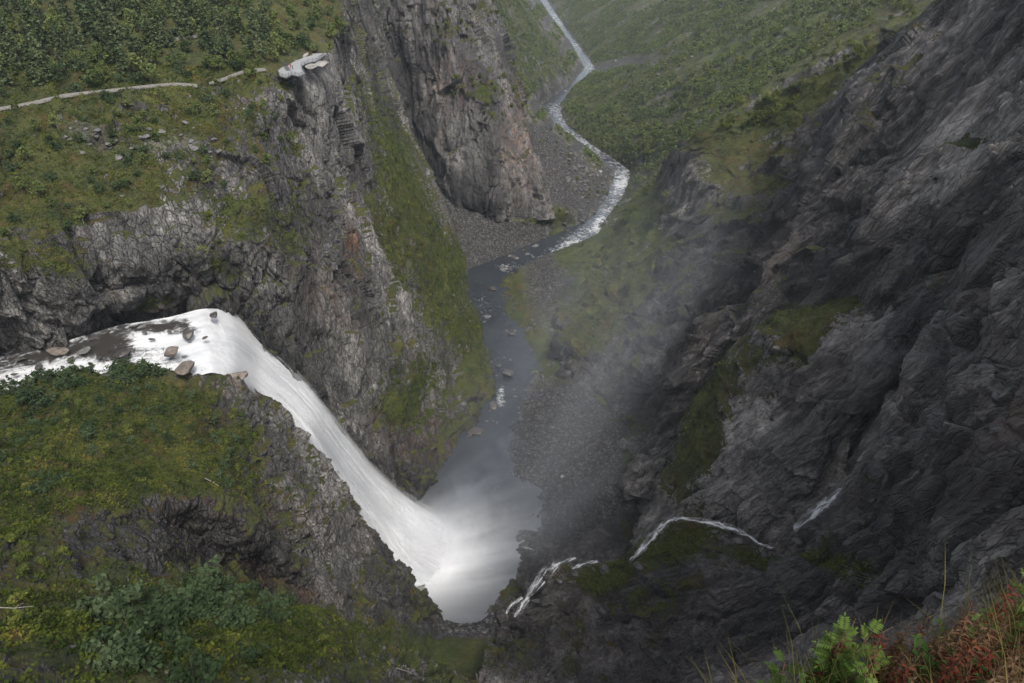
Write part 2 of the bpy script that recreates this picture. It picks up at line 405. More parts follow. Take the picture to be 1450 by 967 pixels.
# nearer than the pool: the bank climbs towards the viewer
def shift(row, dy, dz): return [p + np.array([0, dy, dz]) for p in row]
r0 = [p.copy() for p in rows[0]]
for k in range(3, 9): r0[k] = np.array([r0[k][0] if True else 0, rows[0][k][1] - 7, 2.0])
rm1 = [np.array([p[0] * 1.0, rows[0][j][1] - 28, max(p[2], 0) + 9 + abs(j - 6) * 1.]) for j, p in enumerate(rows[0])]
rm2 = [np.array([p[0], rows[0][j][1] - 70, max(p[2], 0) + 45]) for j, p in enumerate(rows[0])]
rows = [rm2, rm1, r0] + rows
VPAINT = {
 "scree": [(650, 310, 70, 75, 40, .95), (700, 345, 70, 22, -20, .8), (790, 245, 75, 45, 35, .95), (760, 200, 35, 30, 50, .6), (830, 270, 40, 20, 0, .6), (820, 620, 130, 75, 25, .95), (770, 660, 60, 60, 0, .9), (830, 700, 60, 40, 30, .7), (660, 885, 60, 22, 0, .9), (775, 385, 45, 30, 40, .65), (770, 440, 60, 28, 60, .55), (955, 128, 70, 5, -28, .6), (880, 88, 40, 8, -15, .7), (935, 80, 50, 6, -20, .5), (940, 235, 30, 6, -25, .4)],
 "veg": [(650, 330, 85, 80, 40, -.75), (700, 345, 70, 22, -20, -.6), (740, 305, 60, 16, 0, .7), (640, 330, 22, 90, -28, .75), (790, 245, 65, 40, 35, -.6), (870, 200, 60, 60, 0, .2), (820, 620, 150, 80, 25, -.9), (770, 660, 70, 70, 0, -.8), (660, 885, 60, 22, 0, -.8), (775, 390, 40, 26, 40, -.5), (860, 330, 70, 30, -30, .5), (800, 510, 40, 40, 0, .6), (760, 375, 40, 30, -20, .4), (880, 440, 75, 60, -40, -.75), (855, 500, 40, 40, 0, -.6), (840, 400, 30, 16, -30, .5), (900, 470, 14, 30, 30, .5), (860, 455, 30, 8, -40, .4), (635, 935, 80, 40, 0, .5), (770, 930, 60, 40, 0, -.3)],
 "lush": [(740, 305, 70, 16, 0, .5), (860, 340, 90, 40, -30, .6), (800, 510, 50, 50, 0, .6), (600, 920, 70, 40, 0, .8), (1000, 150, 200, 200, 0, .25), (1080, 60, 120, 60, -30, .6)],
 "wet": [(880, 440, 80, 70, -40, 1.), (860, 510, 50, 50, 0, 1.), (660, 620, 110, 50, 0, .8), (800, 650, 120, 80, 0, .45), (680, 430, 60, 80, 0, .4), (700, 870, 90, 30, 0, .6)],
 "pale": [(790, 245, 65, 40, 35, .1)]}
for py_, xl_, xr_ in RIV[13:]:
    for x_ in (xl_ - 7, xr_ + 7):
        VPAINT["scree"].append((x_ + rng.uniform(-4, 4), py_, rng.uniform(6, 14), rng.uniform(8, 18), 20, .6 if x_ < xl_ else .3)); VPAINT["veg"].append((x_, py_, 10, 16, 20, -.4 if x_ < xl_ else -.15))
VPAINT["veg"].append((800, 780, 80, 70, 0, -1.)); VPAINT["scree"].append((800, 760, 60, 40, 0, .5)); VPAINT["wet"].append((800, 780, 90, 80, 0, .9))
sheet("valley", "river valley with scree banks and wooded slopes", rows, M_VALLEY, world=True, base=dict(veg=.55, lush=.12), paint=VPAINT, amp=(1.6, .8, .4), low=(2.0, 45), slope_veg=.2, ledge=.1, bank=1.9, seed=3, soft=.25, cell=(14, 6, 3),
      colw=[1, 1, .9, .6, .25, .25, .25, .6, .7, .9, 1, 1, 1, 1])

# --- left wall: plateau, slope under the path, platform cliff, buttresses down to the river
A = [
 [(-420, -170, 640), (-150, -170, 640), (0, -170, 640), (100, -170, 640), (200, -170, 640), (290, -170, 640), (360, -170, 640), (420, -170, 640), (450, -170, 640), (480, -170, 620), (510, -120, 600), (535, -60, 560)],
 [(-330, -60, 320), (-150, -60, 326), (0, -60, 334), (100, -60, 340), (200, -60, 345), (290, -60, 352), (370, -60, 360), (420, -60, 370), (455, -60, 375), (480, -50, 378), (505, -30, 420), (530, -20, 470)],
 [(-260, 30, 230), (-130, 20, 245), (0, 10, 264), (100, 5, 275), (200, 0, 285), (290, -5, 292), (370, 0, 300), (425, 5, 310), (455, 5, 315), (486, 18, 318), (502, 30, 365), (525, 50, 440)],
 [(-230, 190, 180), (-130, 172, 192), (0, 150, 210), (100, 133, 218), (200, 122, 226), (290, 112, 234), (365, 102, 243), (418, 100, 255), (440, 92, 262), (472, 72, 285), (504, 90, 352), (540, 110, 445)],
 [(-230, 260, 165), (-130, 245, 178), (0, 230, 196), (100, 225, 205), (200, 205, 214), (290, 185, 224), (372, 160, 238), (424, 170, 258), (448, 190, 268), (492, 180, 296), (528, 170, 352), (560, 170, 448)],
 [(-230, 340, 152), (-130, 330, 164), (0, 320, 182), (100, 320, 194), (200, 300, 208), (290, 285, 221), (378, 260, 236), (430, 290, 256), (468, 310, 272), (512, 300, 304), (565, 260, 362), (590, 225, 452)],
 [(-230, 400, 150), (-130, 395, 162), (0, 385, 180), (100, 385, 194), (200, 375, 209), (290, 360, 220), (385, 345, 234), (446, 400, 264), (500, 430, 282), (545, 420, 312), (612, 350, 372), (612, 280, 462)],
 [(-230, 470, 160), (-130, 460, 172), (0, 450, 190), (100, 440, 203), (200, 425, 218), (285, 410, 229), (385, 430, 248), (450, 490, 268), (515, 520, 296), (575, 530, 326), (650, 440, 392), (632, 325, 480)],
 [(-230, 525, 170), (-130, 512, 183), (0, 497, 203), (95, 483, 212), (180, 457, 224), (290, 437, 236), (370, 485, 247), (440, 560, 268), (500, 610, 296), (570, 640, 332), (668, 500, 408), (648, 365, 496)],
 [(-230, 545, 172), (-130, 535, 186), (0, 520, 207), (95, 505, 216), (180, 485, 228), (290, 470, 242), (370, 520, 254), (440, 610, 277), (505, 675, 308), (602, 697, 340), (700, 552, 403), (656, 397, 504)],
 [(-230, 600, 178), (-130, 590, 192), (0, 570, 215), (95, 550, 224), (180, 530, 236), (290, 520, 252), (370, 570, 268), (440, 660, 292), (505, 730, 322), (610, 730, 345), (708, 580, 402), (665, 425, 500)],
]
# column past the last: wraps back into the gully
A = [r + [(r[-1][0] + 15, r[-1][1] + 10, r[-1][2] + 60)] for r in A]
APAINT = {
 "veg": [(150, 40, 420, 110, 0, .4), (150, 220, 260, 60, 0, .08), (60, 290, 160, 80, 0, .3), (60, 380, 110, 34, 5, .7), (300, 375, 60, 24, 25, .75), (380, 320, 110, 40, 28, .65), (330, 200, 110, 50, 0, .3), (415, 285, 40, 60, 0, .3),
         (215, 432, 65, 17, -8, .95), (540, 190, 35, 90, -28, .6), (560, 270, 50, 60, -30, .55), (590, 340, 45, 60, -35, .7), (640, 385, 30, 45, 0, .8), (590, 550, 50, 60, 20, .9), (560, 590, 45, 30, 20, .7), (660, 480, 28, 60, -20, .65), (610, 430, 30, 60, -25, .5), (530, 450, 16, 60, -15, .45), (470, 480, 18, 50, -20, .35), (485, 260, 16, 40, 0, .45), (550, 350, 20, 70, -20, .5), (430, 210, 22, 10, 0, .6),
         (180, 330, 60, 40, 30, -.45), (90, 430, 110, 40, -10, -.55), (250, 330, 50, 30, 30, -.4), (455, 160, 28, 90, -8, -.6), (480, 250, 30, 90, -10, -.3), (470, 400, 60, 70, -20, -.45), (250, 210, 60, 20, -10, -.35), (110, 190, 60, 25, 20, -.4), (640, 600, 60, 60, 0, -.5), (540, 640, 60, 40, 30, -.6), (340, 240, 50, 30, 0, -.35), (180, 140, 40, 18, 0, -.1), (424, 94, 52, 15, -8, -1.2)],
 "lush": [(380, 320, 110, 40, 28, .35), (60, 380, 110, 34, 5, .3), (540, 190, 40, 90, -28, .6), (590, 560, 60, 50, 20, .8), (300, 380, 60, 24, 25, .5), (220, 430, 60, 17, 0, .5), (650, 400, 30, 60, 0, .6), (150, 40, 300, 60, 0, .25), (640, 500, 30, 60, 0, .5)],
 "pale": [(424, 94, 52, 15, -8, 1.0), (455, 150, 26, 110, -8, 1.0), (490, 200, 18, 80, -10, .35), (240, 205, 60, 22, -10, .5), (130, 190, 60, 30, 20, .45), (150, 430, 160, 30, -8, .15), (480, 300, 30, 60, 0, .25), (430, 420, 40, 60, -20, .2), (530, 480, 60, 60, 0, .1)],
 "scree": [(125, 190, 60, 26, 18, .55), (240, 205, 60, 18, -15, .5)],
 "rust": [(497, 350, 10, 40, -8, .9), (590, 620, 60, 40, 20, .35), (240, 440, 60, 14, 0, .2), (470, 430, 40, 40, 0, .25)],
 "wet": [(320, 425, 70, 22, 20, .95), (400, 500, 70, 14, 48, .9), (540, 660, 80, 22, 30, 1.0), (640, 610, 60, 40, -40, .8), (120, 475, 120, 14, -12, .9), (160, 360, 100, 40, 20, .35), (690, 560, 30, 30, 0, .8), (400, 190, 18, 50, 0, .5)]}
sheet("cliff_slope", "left gorge wall from wooded plateau down to the river", A, M_LEFT, base=dict(veg=.37, lush=.08), paint=APAINT, frame=np.diag([1, 1, .38]).astype(f32) @ rotm(20, 8), amp=(3.4, 1.7, .8), cell=(13, 5.2, 2.3), low=(2.6, 34), slope_veg=.6, ledge=1.15, seed=20, calm=[(425, 95, 60, 26, -5, .95)], soft=.22)

# --- far cliff beyond the gully
B = [
 [(380, -330, 900), (460, -330, 900), (530, -330, 900), (600, -330, 900), (660, -330, 900), (720, -330, 900), (760, -330, 900)],
 [(380, -190, 500), (455, -190, 505), (520, -190, 500), (590, -190, 490), (640, -180, 490), (668, -150, 520), (660, -140, 640)],
 [(390, -60, 500), (462, -60, 505), (525, -60, 515), (590, -60, 500), (645, -50, 498), (682, -40, 530), (672, -30, 650)],
 [(420, 30, 500), (492, 30, 510), (548, 30, 535), (600, 30, 512), (655, 20, 506), (708, 30, 545), (690, 40, 660)],
 [(450, 100, 490), (520, 100, 515), (568, 100, 550), (610, 90, 525), (668, 80, 515), (728, 95, 552), (710, 110, 660)],
 [(480, 170, 480), (545, 170, 520), (582, 170, 562), (622, 160, 536), (684, 150, 525), (742, 160, 558), (725, 170, 660)],
 [(510, 230, 480), (570, 235, 525), (600, 238, 570), (640, 230, 546), (700, 220, 538), (760, 225, 565), (745, 235, 660)],
 [(540, 290, 480), (590, 280, 530), (620, 285, 575), (664, 290, 556), (705, 285, 550), (774, 285, 570), (765, 290, 660)],
 [(560, 350, 470), (610, 330, 535), (640, 330, 580), (690, 318, 568), (712, 315, 562), (785, 310, 578), (785, 310, 660)],
]
BPAINT = {"veg": [(660, 60, 60, 22, 10, .5), (690, 130, 60, 24, 10, .6), (700, 165, 30, 12, 0, .5), (600, 130, 40, 16, 0, .3), (600, 40, 40, 12, 0, .4), (520, 60, 40, 80, 0, .25), (660, 10, 60, 30, 0, .5), (735, 100, 18, 40, 0, .35), (650, 230, 50, 60, 0, -.25)],
          "wet": [(590, 180, 16, 110, -12, .8), (560, 90, 30, 100, -10, .5), (700, 250, 10, 50, -10, .8), (690, 300, 20, 16, 0, .8)], "pale": [(670, 200, 40, 60, 0, .2), (560, 150, 10, 80, -15, .2)], "rust": [(735, 200, 30, 60, 0, .3), (640, 120, 40, 40, 0, .25)], "lush": [(690, 130, 80, 80, 0, .3)]}
sheet("cliff_face", "far dark cliff standing over the river bend", B, M_FAR, base=dict(veg=.16), paint=BPAINT, frame=np.diag([1, 1, .3]).astype(f32) @ rotm(-10, 5), amp=(4.5, 2.2, .9), cell=(17, 8, 3.5), low=(4, 50), slope_veg=.9, seed=40, soft=.2)

# --- right wall: mossy prow, dark amphitheatre, upper right face
E = [
 [(965, 235, 570), (1008, 205, 480), (1072, 175, 465), (1162, 140, 435), (1298, 60, 400), (1344, 30, 340), (1440, -60, 320), (1520, -200, 300), (1720, -330, 260)],
 [(958, 210, 528), (1000, 185, 440), (1062, 150, 425), (1155, 112, 390), (1290, 30, 345), (1330, 12, 282), (1400, -60, 262), (1470, -140, 235), (1640, -190, 190)],
 [(945, 240, 522), (996, 215, 420), (1065, 195, 408), (1155, 150, 385), (1243, 92, 348), (1275, 80, 280), (1345, 50, 255), (1450, -20, 220), (1620, -60, 170)],
 [(915, 280, 520), (992, 280, 416), (1060, 262, 396), (1130, 205, 378), (1198, 150, 348), (1225, 135, 278), (1305, 130, 252), (1430, 90, 205), (1590, 60, 150)],
 [(880, 315, 520), (972, 340, 418), (1015, 345, 390), (1095, 270, 372), (1152, 236, 345), (1176, 222, 276), (1268, 215, 247), (1400, 200, 190), (1570, 190, 138)],
 [(858, 345, 518), (930, 385, 420), (965, 410, 385), (1050, 350, 366), (1112, 322, 340), (1136, 307, 276), (1228, 305, 243), (1370, 300, 182), (1550, 310, 130)],
 [(835, 375, 515), (880, 430, 420), (930, 475, 385), (1010, 420, 362), (1063, 396, 338), (1087, 382, 279), (1185, 390, 245), (1350, 400, 185), (1530, 420, 130)],
 [(820, 398, 508), (835, 470, 412), (895, 530, 386), (955, 500, 365), (990, 480, 342), (1012, 467, 291), (1125, 500, 255), (1320, 500, 195), (1520, 520, 138)],
 [(805, 415, 502), (795, 490, 414), (850, 565, 394), (905, 592, 366), (942, 572, 344), (962, 562, 306), (1065, 620, 270), (1290, 600, 210), (1500, 620, 150)],
 [(795, 430, 500), (790, 515, 420), (820, 600, 392), (845, 690, 348), (882, 705, 328), (902, 702, 316), (1005, 730, 282), (1250, 720, 225), (1480, 720, 165)],
]
EPAINT = {"veg": [(1080, 165, 95, 24, -12, 1.15), (1030, 208, 60, 22, 0, 1.05), (1050, 255, 60, 18, 5, .8), (1030, 300, 46, 16, 0, .6), (1160, 110, 110, 32, -25, .95), (1270, 40, 80, 22, -30, .9), (910, 260, 60, 60, -30, .7), (860, 330, 60, 40, -40, .7), (925, 330, 40, 50, 30, .5), (890, 390, 40, 30, 0, .5), (830, 470, 30, 40, 0, .45), (905, 410, 30, 20, 0, .4), (1120, 215, 70, 9, -8, .45), (1100, 255, 60, 8, -5, .4), (1080, 305, 50, 8, -5, .35), (1150, 180, 50, 8, -10, .4), (1270, 290, 40, 14, -20, .3), (1400, 205, 50, 22, -5, .65), (1350, 265, 20, 8, 0, .4), (1440, 250, 40, 25, 0, .5), (870, 640, 40, 26, -40, .35), (900, 610, 40, 14, -35, .45), (890, 660, 18, 12, 0, .6), (840, 430, 40, 40, 0, .2)],
          "wet": [(1410, 180, 120, 170, 20, -.5), (1110, 330, 75, 190, 32, 1.2), (1200, 330, 60, 120, 32, .6), (1010, 480, 80, 120, 20, 1.), (950, 480, 120, 120, 0, .8), (1250, 200, 60, 160, 25, .5), (860, 480, 60, 60, 0, .9), (1300, 380, 120, 60, -15, .8), (1330, 120, 60, 120, 20, .3)],
          "pale": [(1390, 170, 80, 150, 20, .45), (1260, 330, 14, 60, 20, .9), (1330, 80, 14, 70, 15, .6), (1400, 120, 60, 120, 0, .25), (1380, 250, 60, 60, 0, .2), (1100, 370, 20, 50, 25, .2), (1300, 85, 30, 10, 0, .3), (1190, 200, 12, 110, 35, .45), (1110, 345, 12, 60, 40, .4), (1255, 105, 14, 40, 45, .4), (960, 200, 40, 20, -30, .2)], "rust": [(1370, 130, 50, 40, 0, .35), (1110, 360, 24, 50, 30, .3)],
          "lush": [(900, 300, 90, 90, 0, .7), (1080, 165, 100, 30, 0, .5), (1200, 80, 120, 40, -25, .5)], "scree": [(900, 620, 30, 20, -30, .3)]}
FR_R = ST_R
sheet("rock_wall", "dark wet right wall of the gorge with a mossy prow", E, M_RIGHT, base=dict(veg=.08, wet=.4), paint=EPAINT, frame=FR_R, fold=5.5, amp=(4.6, 1.7, .55), cell=(17, 6.5, 2.4), low=(4.5, 40), slope_veg=.6, ledge=.5, seed=60, soft=.22)

# --- the rib standing in front of the amphitheatre
Fr = [
 [(1420, 360, 250), (1260, 400, 262), (1170, 420, 280), (1100, 440, 295), (1020, 520, 320), (970, 600, 335), (930, 700, 330), (890, 790, 320)],
 [(1385, 398, 182), (1245, 412, 226), (1152, 428, 242), (1090, 448, 252), (1012, 528, 276), (962, 600, 292), (938, 700, 292), (900, 795, 290)],
 [(1370, 415, 172), (1255, 428, 214), (1165, 450, 228), (1105, 475, 238), (1035, 550, 262), (985, 618, 276), (955, 700, 276), (915, 790, 272)],
 [(1355, 435, 168), (1268, 470, 200), (1190, 510, 213), (1130, 545, 224), (1060, 605, 246), (1010, 655, 258), (970, 705, 264), (930, 780, 262)],
 [(1345, 452, 172), (1278, 512, 192), (1212, 575, 204), (1146, 622, 216), (1080, 660, 234), (1030, 690, 246), (985, 720, 254), (940, 775, 256)],
 [(1340, 470, 200), (1272, 535, 220), (1208, 605, 228), (1145, 690, 216), (1095, 720, 228), (1040, 725, 240), (990, 732, 248), (945, 772, 254)],
 [(1325, 520, 214), (1250, 610, 228), (1190, 690, 230), (1135, 745, 220), (1098, 775, 228), (1040, 752, 243), (985, 748, 251), (940, 780, 258)],
 [(1330, 560, 222), (1260, 650, 236), (1200, 730, 238), (1140, 790, 232), (1098, 810, 236), (1040, 790, 250), (985, 780, 258), (935, 805, 264)],
]
FPAINT = {"veg": [(1125, 445, 66, 26, 0, 1.2), (1215, 424, 54, 16, -12, 1.), (1045, 520, 40, 60, 35, .75), (985, 600, 40, 90, 10, 1.0), (1100, 500, 40, 30, 0, .4), (1150, 500, 26, 40, 0, .4), (1010, 630, 40, 40, 0, .6), (1100, 555, 40, 16, -20, .5), (960, 690, 30, 40, 0, .4), (1140, 480, 30, 30, 0, .3), (1200, 600, 60, 60, 0, -.3), (1250, 480, 60, 30, 0, -.4)],
          "pale": [(1220, 540, 90, 90, -20, .4), (1250, 460, 50, 14, -10, .9), (1240, 500, 40, 12, -25, .7), (1180, 590, 60, 40, -30, .5), (1075, 690, 24, 30, 0, .45), (1060, 560, 30, 40, 40, .3), (1120, 640, 40, 30, 0, .2)], "wet": [(1320, 470, 40, 60, 0, 1.0), (1200, 690, 60, 40, -40, .8), (1150, 530, 60, 20, -30, .4)], "lush": [(985, 600, 40, 80, 0, .35), (1130, 440, 60, 22, 0, .4)], "rust": [(1200, 560, 80, 50, 0, .3)]}  # wet blobs along the cleft also paint its deep shade into the rock
sheet("rock_rib", "striped rock rib with mossy crest on the right", Fr, M_RIGHT, base=dict(veg=.05, wet=.0, pale=.38), paint=FPAINT, frame=ST_F, fold=2.4, amp=(3.2, 1.1, .4), cell=(11, 4.2, 1.6), low=(2.6, 28), slope_veg=.45, ledge=.35, seed=80, soft=.25)

# --- near right face and the rocks below the small stream
Gs = [
 [(1760, 60, 120), (1640, 150, 125), (1500, 270, 142), (1410, 360, 168), (1340, 480, 192), (1268, 592, 205), (1200, 690, 212), (1100, 785, 232), (1035, 765, 248), (965, 742, 250), (898, 800, 264), (850, 808, 272), (782, 820, 288), (716, 868, 292)],
 [(1720, 120, 90), (1600, 200, 98), (1465, 318, 124), (1395, 385, 148), (1335, 486, 164), (1262, 596, 183), (1195, 696, 198), (1092, 782, 224), (1025, 752, 241), (962, 738, 244), (893, 797, 255), (848, 803, 263), (778, 818, 279), (714, 870, 288)],
 [(1720, 300, 78), (1590, 330, 86), (1465, 400, 108), (1400, 460, 130), (1345, 540, 150), (1280, 630, 168), (1210, 715, 186), (1100, 792, 216), (1025, 770, 234), (955, 760, 240), (890, 806, 249), (850, 812, 256), (778, 830, 272), (712, 876, 282)],
 [(1720, 500, 66), (1590, 500, 74), (1470, 540, 94), (1400, 590, 112), (1345, 640, 130), (1285, 695, 150), (1215, 750, 172), (1110, 805, 206), (1030, 795, 228), (950, 795, 236), (888, 822, 244), (848, 826, 250), (775, 842, 266), (710, 884, 276)],
 [(1720, 680, 58), (1590, 680, 64), (1475, 690, 80), (1405, 720, 94), (1345, 745, 112), (1285, 765, 132), (1215, 785, 156), (1125, 812, 192), (1040, 812, 218), (950, 835, 230), (885, 850, 238), (840, 850, 246), (770, 862, 260), (706, 894, 270)],
 [(1720, 820, 52), (1590, 800, 58), (1475, 780, 72), (1405, 790, 86), (1345, 800, 102), (1285, 805, 122), (1215, 815, 146), (1125, 825, 180), (1045, 830, 206), (955, 870, 220), (890, 890, 228), (835, 885, 238), (765, 892, 252), (700, 910, 262)],
 [(1720, 900, 49), (1590, 880, 55), (1475, 850, 70), (1405, 850, 84), (1345, 855, 98), (1285, 855, 118), (1215, 860, 140), (1125, 855, 178), (1040, 870, 202), (960, 910, 212), (895, 925, 218), (830, 925, 228), (760, 930, 240), (690, 935, 250)],
 [(1720, 1060, 42), (1590, 1000, 48), (1475, 960, 60), (1405, 950, 72), (1345, 950, 84), (1285, 950, 100), (1215, 950, 120), (1125, 940, 150), (1035, 960, 175), (960, 980, 188), (895, 990, 195), (830, 990, 205), (755, 985, 218), (680, 975, 232)],
 [(1720, 1300, 33), (1590, 1250, 38), (1475, 1200, 44), (1405, 1180, 50), (1345, 1180, 56), (1285, 1180, 64), (1215, 1180, 72), (1125, 1180, 88), (1035, 1180, 105), (960, 1180, 118), (895, 1180, 125), (830, 1170, 135), (745, 1140, 150), (660, 1100, 170)],
]
GPAINT = {"veg": [(1095, 800, 60, 14, 5, .6), (1010, 760, 40, 10, 0, .3), (1200, 760, 60, 40, -40, .4), (1230, 820, 60, 26, 10, .6), (1270, 780, 40, 20, -30, .4), (860, 815, 45, 22, -10, .8), (950, 780, 50, 26, -10, .65), (930, 870, 40, 40, 0, .3), (985, 850, 40, 30, 0, .2), (1160, 800, 50, 14, 0, .35), (1330, 700, 20, 30, 0, .3), (1250, 690, 20, 12, 0, .4), (1380, 560, 60, 60, 0, -.2), (1390, 800, 30, 20, 0, .2), (1030, 690, 40, 30, 0, .2), (700, 920, 60, 30, 0, .3), (1330, 790, 40, 14, 0, .4)],
          "pale": [(1390, 560, 90, 200, 20, .45), (1365, 560, 18, 110, 22, 1.1), (1350, 640, 24, 60, 15, 1.1), (1330, 480, 30, 90, 30, .5), (1250, 640, 40, 60, 40, .3), (1420, 560, 60, 90, 20, .2), (1360, 860, 50, 14, 0, .3), (1240, 860, 70, 20, 0, .15), (1105, 880, 20, 60, 40, .2)], "rust": [(1440, 570, 50, 80, 10, .9), (1270, 680, 50, 24, -30, .6), (1300, 560, 20, 50, 30, .4), (1410, 450, 30, 50, 20, .4), (1390, 640, 40, 60, 20, .35)],
          "wet": [(880, 910, 210, 100, 0, 1.2), (1150, 900, 150, 60, 0, .5), (1300, 760, 160, 60, -15, .6), (1420, 680, 70, 60, 0, .8), (960, 900, 160, 80, 0, .8), (800, 880, 110, 50, 0, .9), (1380, 400, 40, 60, 30, .5)], "lush": [(1230, 830, 60, 20, 0, .7), (1095, 800, 60, 18, 0, .4)]}  # first wet blob is painted shadow, darkening the lower left of the face
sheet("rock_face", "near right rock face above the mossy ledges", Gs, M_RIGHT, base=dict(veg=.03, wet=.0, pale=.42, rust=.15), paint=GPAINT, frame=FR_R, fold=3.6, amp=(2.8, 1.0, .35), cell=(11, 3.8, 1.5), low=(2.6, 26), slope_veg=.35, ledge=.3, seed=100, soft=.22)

# --- mossy knoll left of the fall, its gully, and the near left slope
H = [
 [(-420, 560, 200), (-150, 560, 200), (0, 560, 218), (110, 545, 226), (230, 535, 236), (325, 540, 246), (405, 600, 262), (475, 690, 282), (530, 780, 296), (625, 872, 292)],
 [(-400, 590, 150), (-150, 575, 165), (0, 548, 184), (110, 524, 191), (230, 517, 199), (322, 530, 206), (402, 588, 226), (474, 668, 243), (528, 760, 264), (620, 865, 274)],
 [(-400, 620, 138), (-150, 605, 155), (0, 592, 172), (105, 556, 183), (215, 543, 191), (308, 562, 199), (395, 618, 218), (462, 690, 236), (518, 772, 257), (608, 868, 270)],
 [(-400, 660, 122), (-150, 640, 146), (0, 630, 160), (100, 610, 171), (200, 600, 178), (290, 615, 187), (380, 665, 205), (440, 722, 223), (500, 795, 246), (592, 880, 264)],
 [(-400, 720, 106), (-150, 700, 125), (0, 690, 140), (90, 670, 158), (190, 658, 168), (275, 672, 178), (362, 722, 195), (425, 770, 215), (490, 825, 242), (575, 892, 262)],
 [(-400, 770, 92), (-150, 740, 112), (0, 735, 125), (95, 712, 141), (195, 690, 157), (290, 715, 170), (372, 762, 184), (432, 808, 206), (500, 850, 236), (570, 905, 255)],
 [(-400, 800, 86), (-150, 775, 104), (0, 765, 116), (90, 752, 128), (212, 742, 157), (285, 765, 180), (352, 800, 193), (430, 838, 210), (500, 880, 230), (575, 920, 247)],
 [(-400, 830, 78), (-150, 805, 95), (0, 800, 104), (90, 805, 112), (195, 805, 132), (262, 818, 162), (340, 845, 178), (432, 872, 196), (510, 908, 216), (590, 938, 234)],
 [(-400, 860, 70), (-150, 832, 88), (0, 832, 95), (90, 828, 103), (190, 830, 112), (272, 845, 118), (352, 862, 126), (450, 885, 141), (530, 915, 166), (622, 952, 202)],
 [(-420, 930, 58), (-160, 900, 74), (0, 898, 78), (90, 898, 82), (190, 900, 86), (280, 910, 90), (370, 922, 96), (470, 940, 106), (560, 965, 126), (665, 985, 166)],
 [(-440, 1120, 34), (-200, 1100, 44), (0, 1100, 48), (100, 1100, 50), (200, 1100, 52), (300, 1100, 55), (400, 1100, 58), (520, 1105, 65), (620, 1110, 76), (720, 1110, 104)],
 [(-800, 2200, 10), (-300, 2200, 14), (0, 2200, 16), (150, 2200, 17), (300, 2200, 18), (450, 2200, 19), (600, 2200, 20), (750, 2200, 22), (850, 2000, 28), (900, 1600, 46)],
]
HPAINT = {"veg": [(150, 620, 220, 90, 10, .5), (60, 700, 120, 60, 0, .5), (330, 650, 90, 60, 30, .35), (440, 740, 60, 50, 40, .15), (250, 900, 300, 70, 0, .6), (520, 860, 60, 30, 40, .3), (250, 785, 45, 25, 30, .35),
                  (270, 526, 75, 18, 14, -1.3), (365, 560, 50, 26, 35, -1.0), (420, 620, 40, 60, 40, -.45), (460, 680, 30, 70, 35, -.5), (400, 640, 24, 30, 0, -.5), (480, 770, 60, 40, 45, -.35), (150, 770, 60, 34, 10, -.9), (330, 775, 110, 26, 22, -.9), (450, 840, 60, 26, 25, -.9), (560, 820, 40, 60, 40, -.8), (90, 740, 40, 20, 0, -.5), (250, 720, 40, 12, 20, -.4), (590, 850, 50, 20, 20, -.6), (60, 950, 50, 20, 0, -.35), (200, 880, 40, 14, 20, -.2)],
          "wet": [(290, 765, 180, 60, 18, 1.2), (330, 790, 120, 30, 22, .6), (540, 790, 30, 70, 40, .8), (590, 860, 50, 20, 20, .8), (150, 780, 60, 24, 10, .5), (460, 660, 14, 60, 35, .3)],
          "pale": [(410, 620, 50, 60, 40, .4), (285, 535, 80, 20, 14, .35), (440, 700, 40, 50, 40, .25), (50, 940, 60, 20, 0, .25), (190, 870, 30, 14, 0, .3), (170, 760, 40, 20, 0, .2)],
          "lush": [(330, 910, 200, 60, 0, .5), (560, 950, 80, 40, 0, .6), (250, 785, 45, 25, 30, .3), (120, 680, 40, 16, 20, .4)], "rust": [(290, 535, 90, 24, 14, .3), (300, 700, 120, 30, 20, .35), (400, 830, 80, 20, 20, .4)]}
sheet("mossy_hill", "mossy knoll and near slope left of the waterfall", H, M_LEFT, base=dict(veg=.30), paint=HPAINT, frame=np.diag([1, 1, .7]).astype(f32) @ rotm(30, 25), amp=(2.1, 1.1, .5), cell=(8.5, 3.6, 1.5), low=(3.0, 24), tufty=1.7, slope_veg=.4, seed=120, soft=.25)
# ------------------------------------------------------------------ water
def water_mat():
    T = NT("river_water")
    P = T.n("NewGeometry").outputs[0]
    fo = T.attr("foam")
    n = T.math('ADD', T.math('MULTIPLY', T.noise(P, .16, 6, .65, 1.2), .6), T.math('MULTIPLY', T.noise(P, .8, 5, .7, .6), .4))
    rdg = T.math('ABSOLUTE', T.math('SUBTRACT', T.noise(P, .35, 5, .6, 1.0), .5))
    f = T.ramp01(T.math('ADD', fo, T.math('SUBTRACT', T.math('MULTIPLY', T.math('SUBTRACT', n, .5), 2.6), T.math('MULTIPLY', rdg, 1.2))), .36, .86)
    col = T.mix(f, T.mix(T.noise(P, .05, 3), (.012, .015, .019), (.034, .038, .043)), (.44, .45, .455))
    col = T.mix(T.attr('veil'), col, (.66, .67, .68))
    h = T.math('ADD', T.noise(P, .5, 5, .6, .8), T.math('MULTIPLY', f, .6))
    b = T.n("Bump", Strength=.35, Distance=.5, Height=h)
    T.principled(Base__Color=col, Roughness=T.math('ADD', .22, T.math('MULTIPLY', f, .6)), Normal=b.outputs[0])
    return T.m
M_WATER = water_mat()
wrows.insert(0, [q - np.array([0, 14, 0]) for q in wrows[0]])
WG = lattice(np.array(wrows), STEP * 1.2, .3)
m_, n_ = WG.shape[:2]
wpx, wpy, wt = [a.ravel() for a in PIX(WG)]
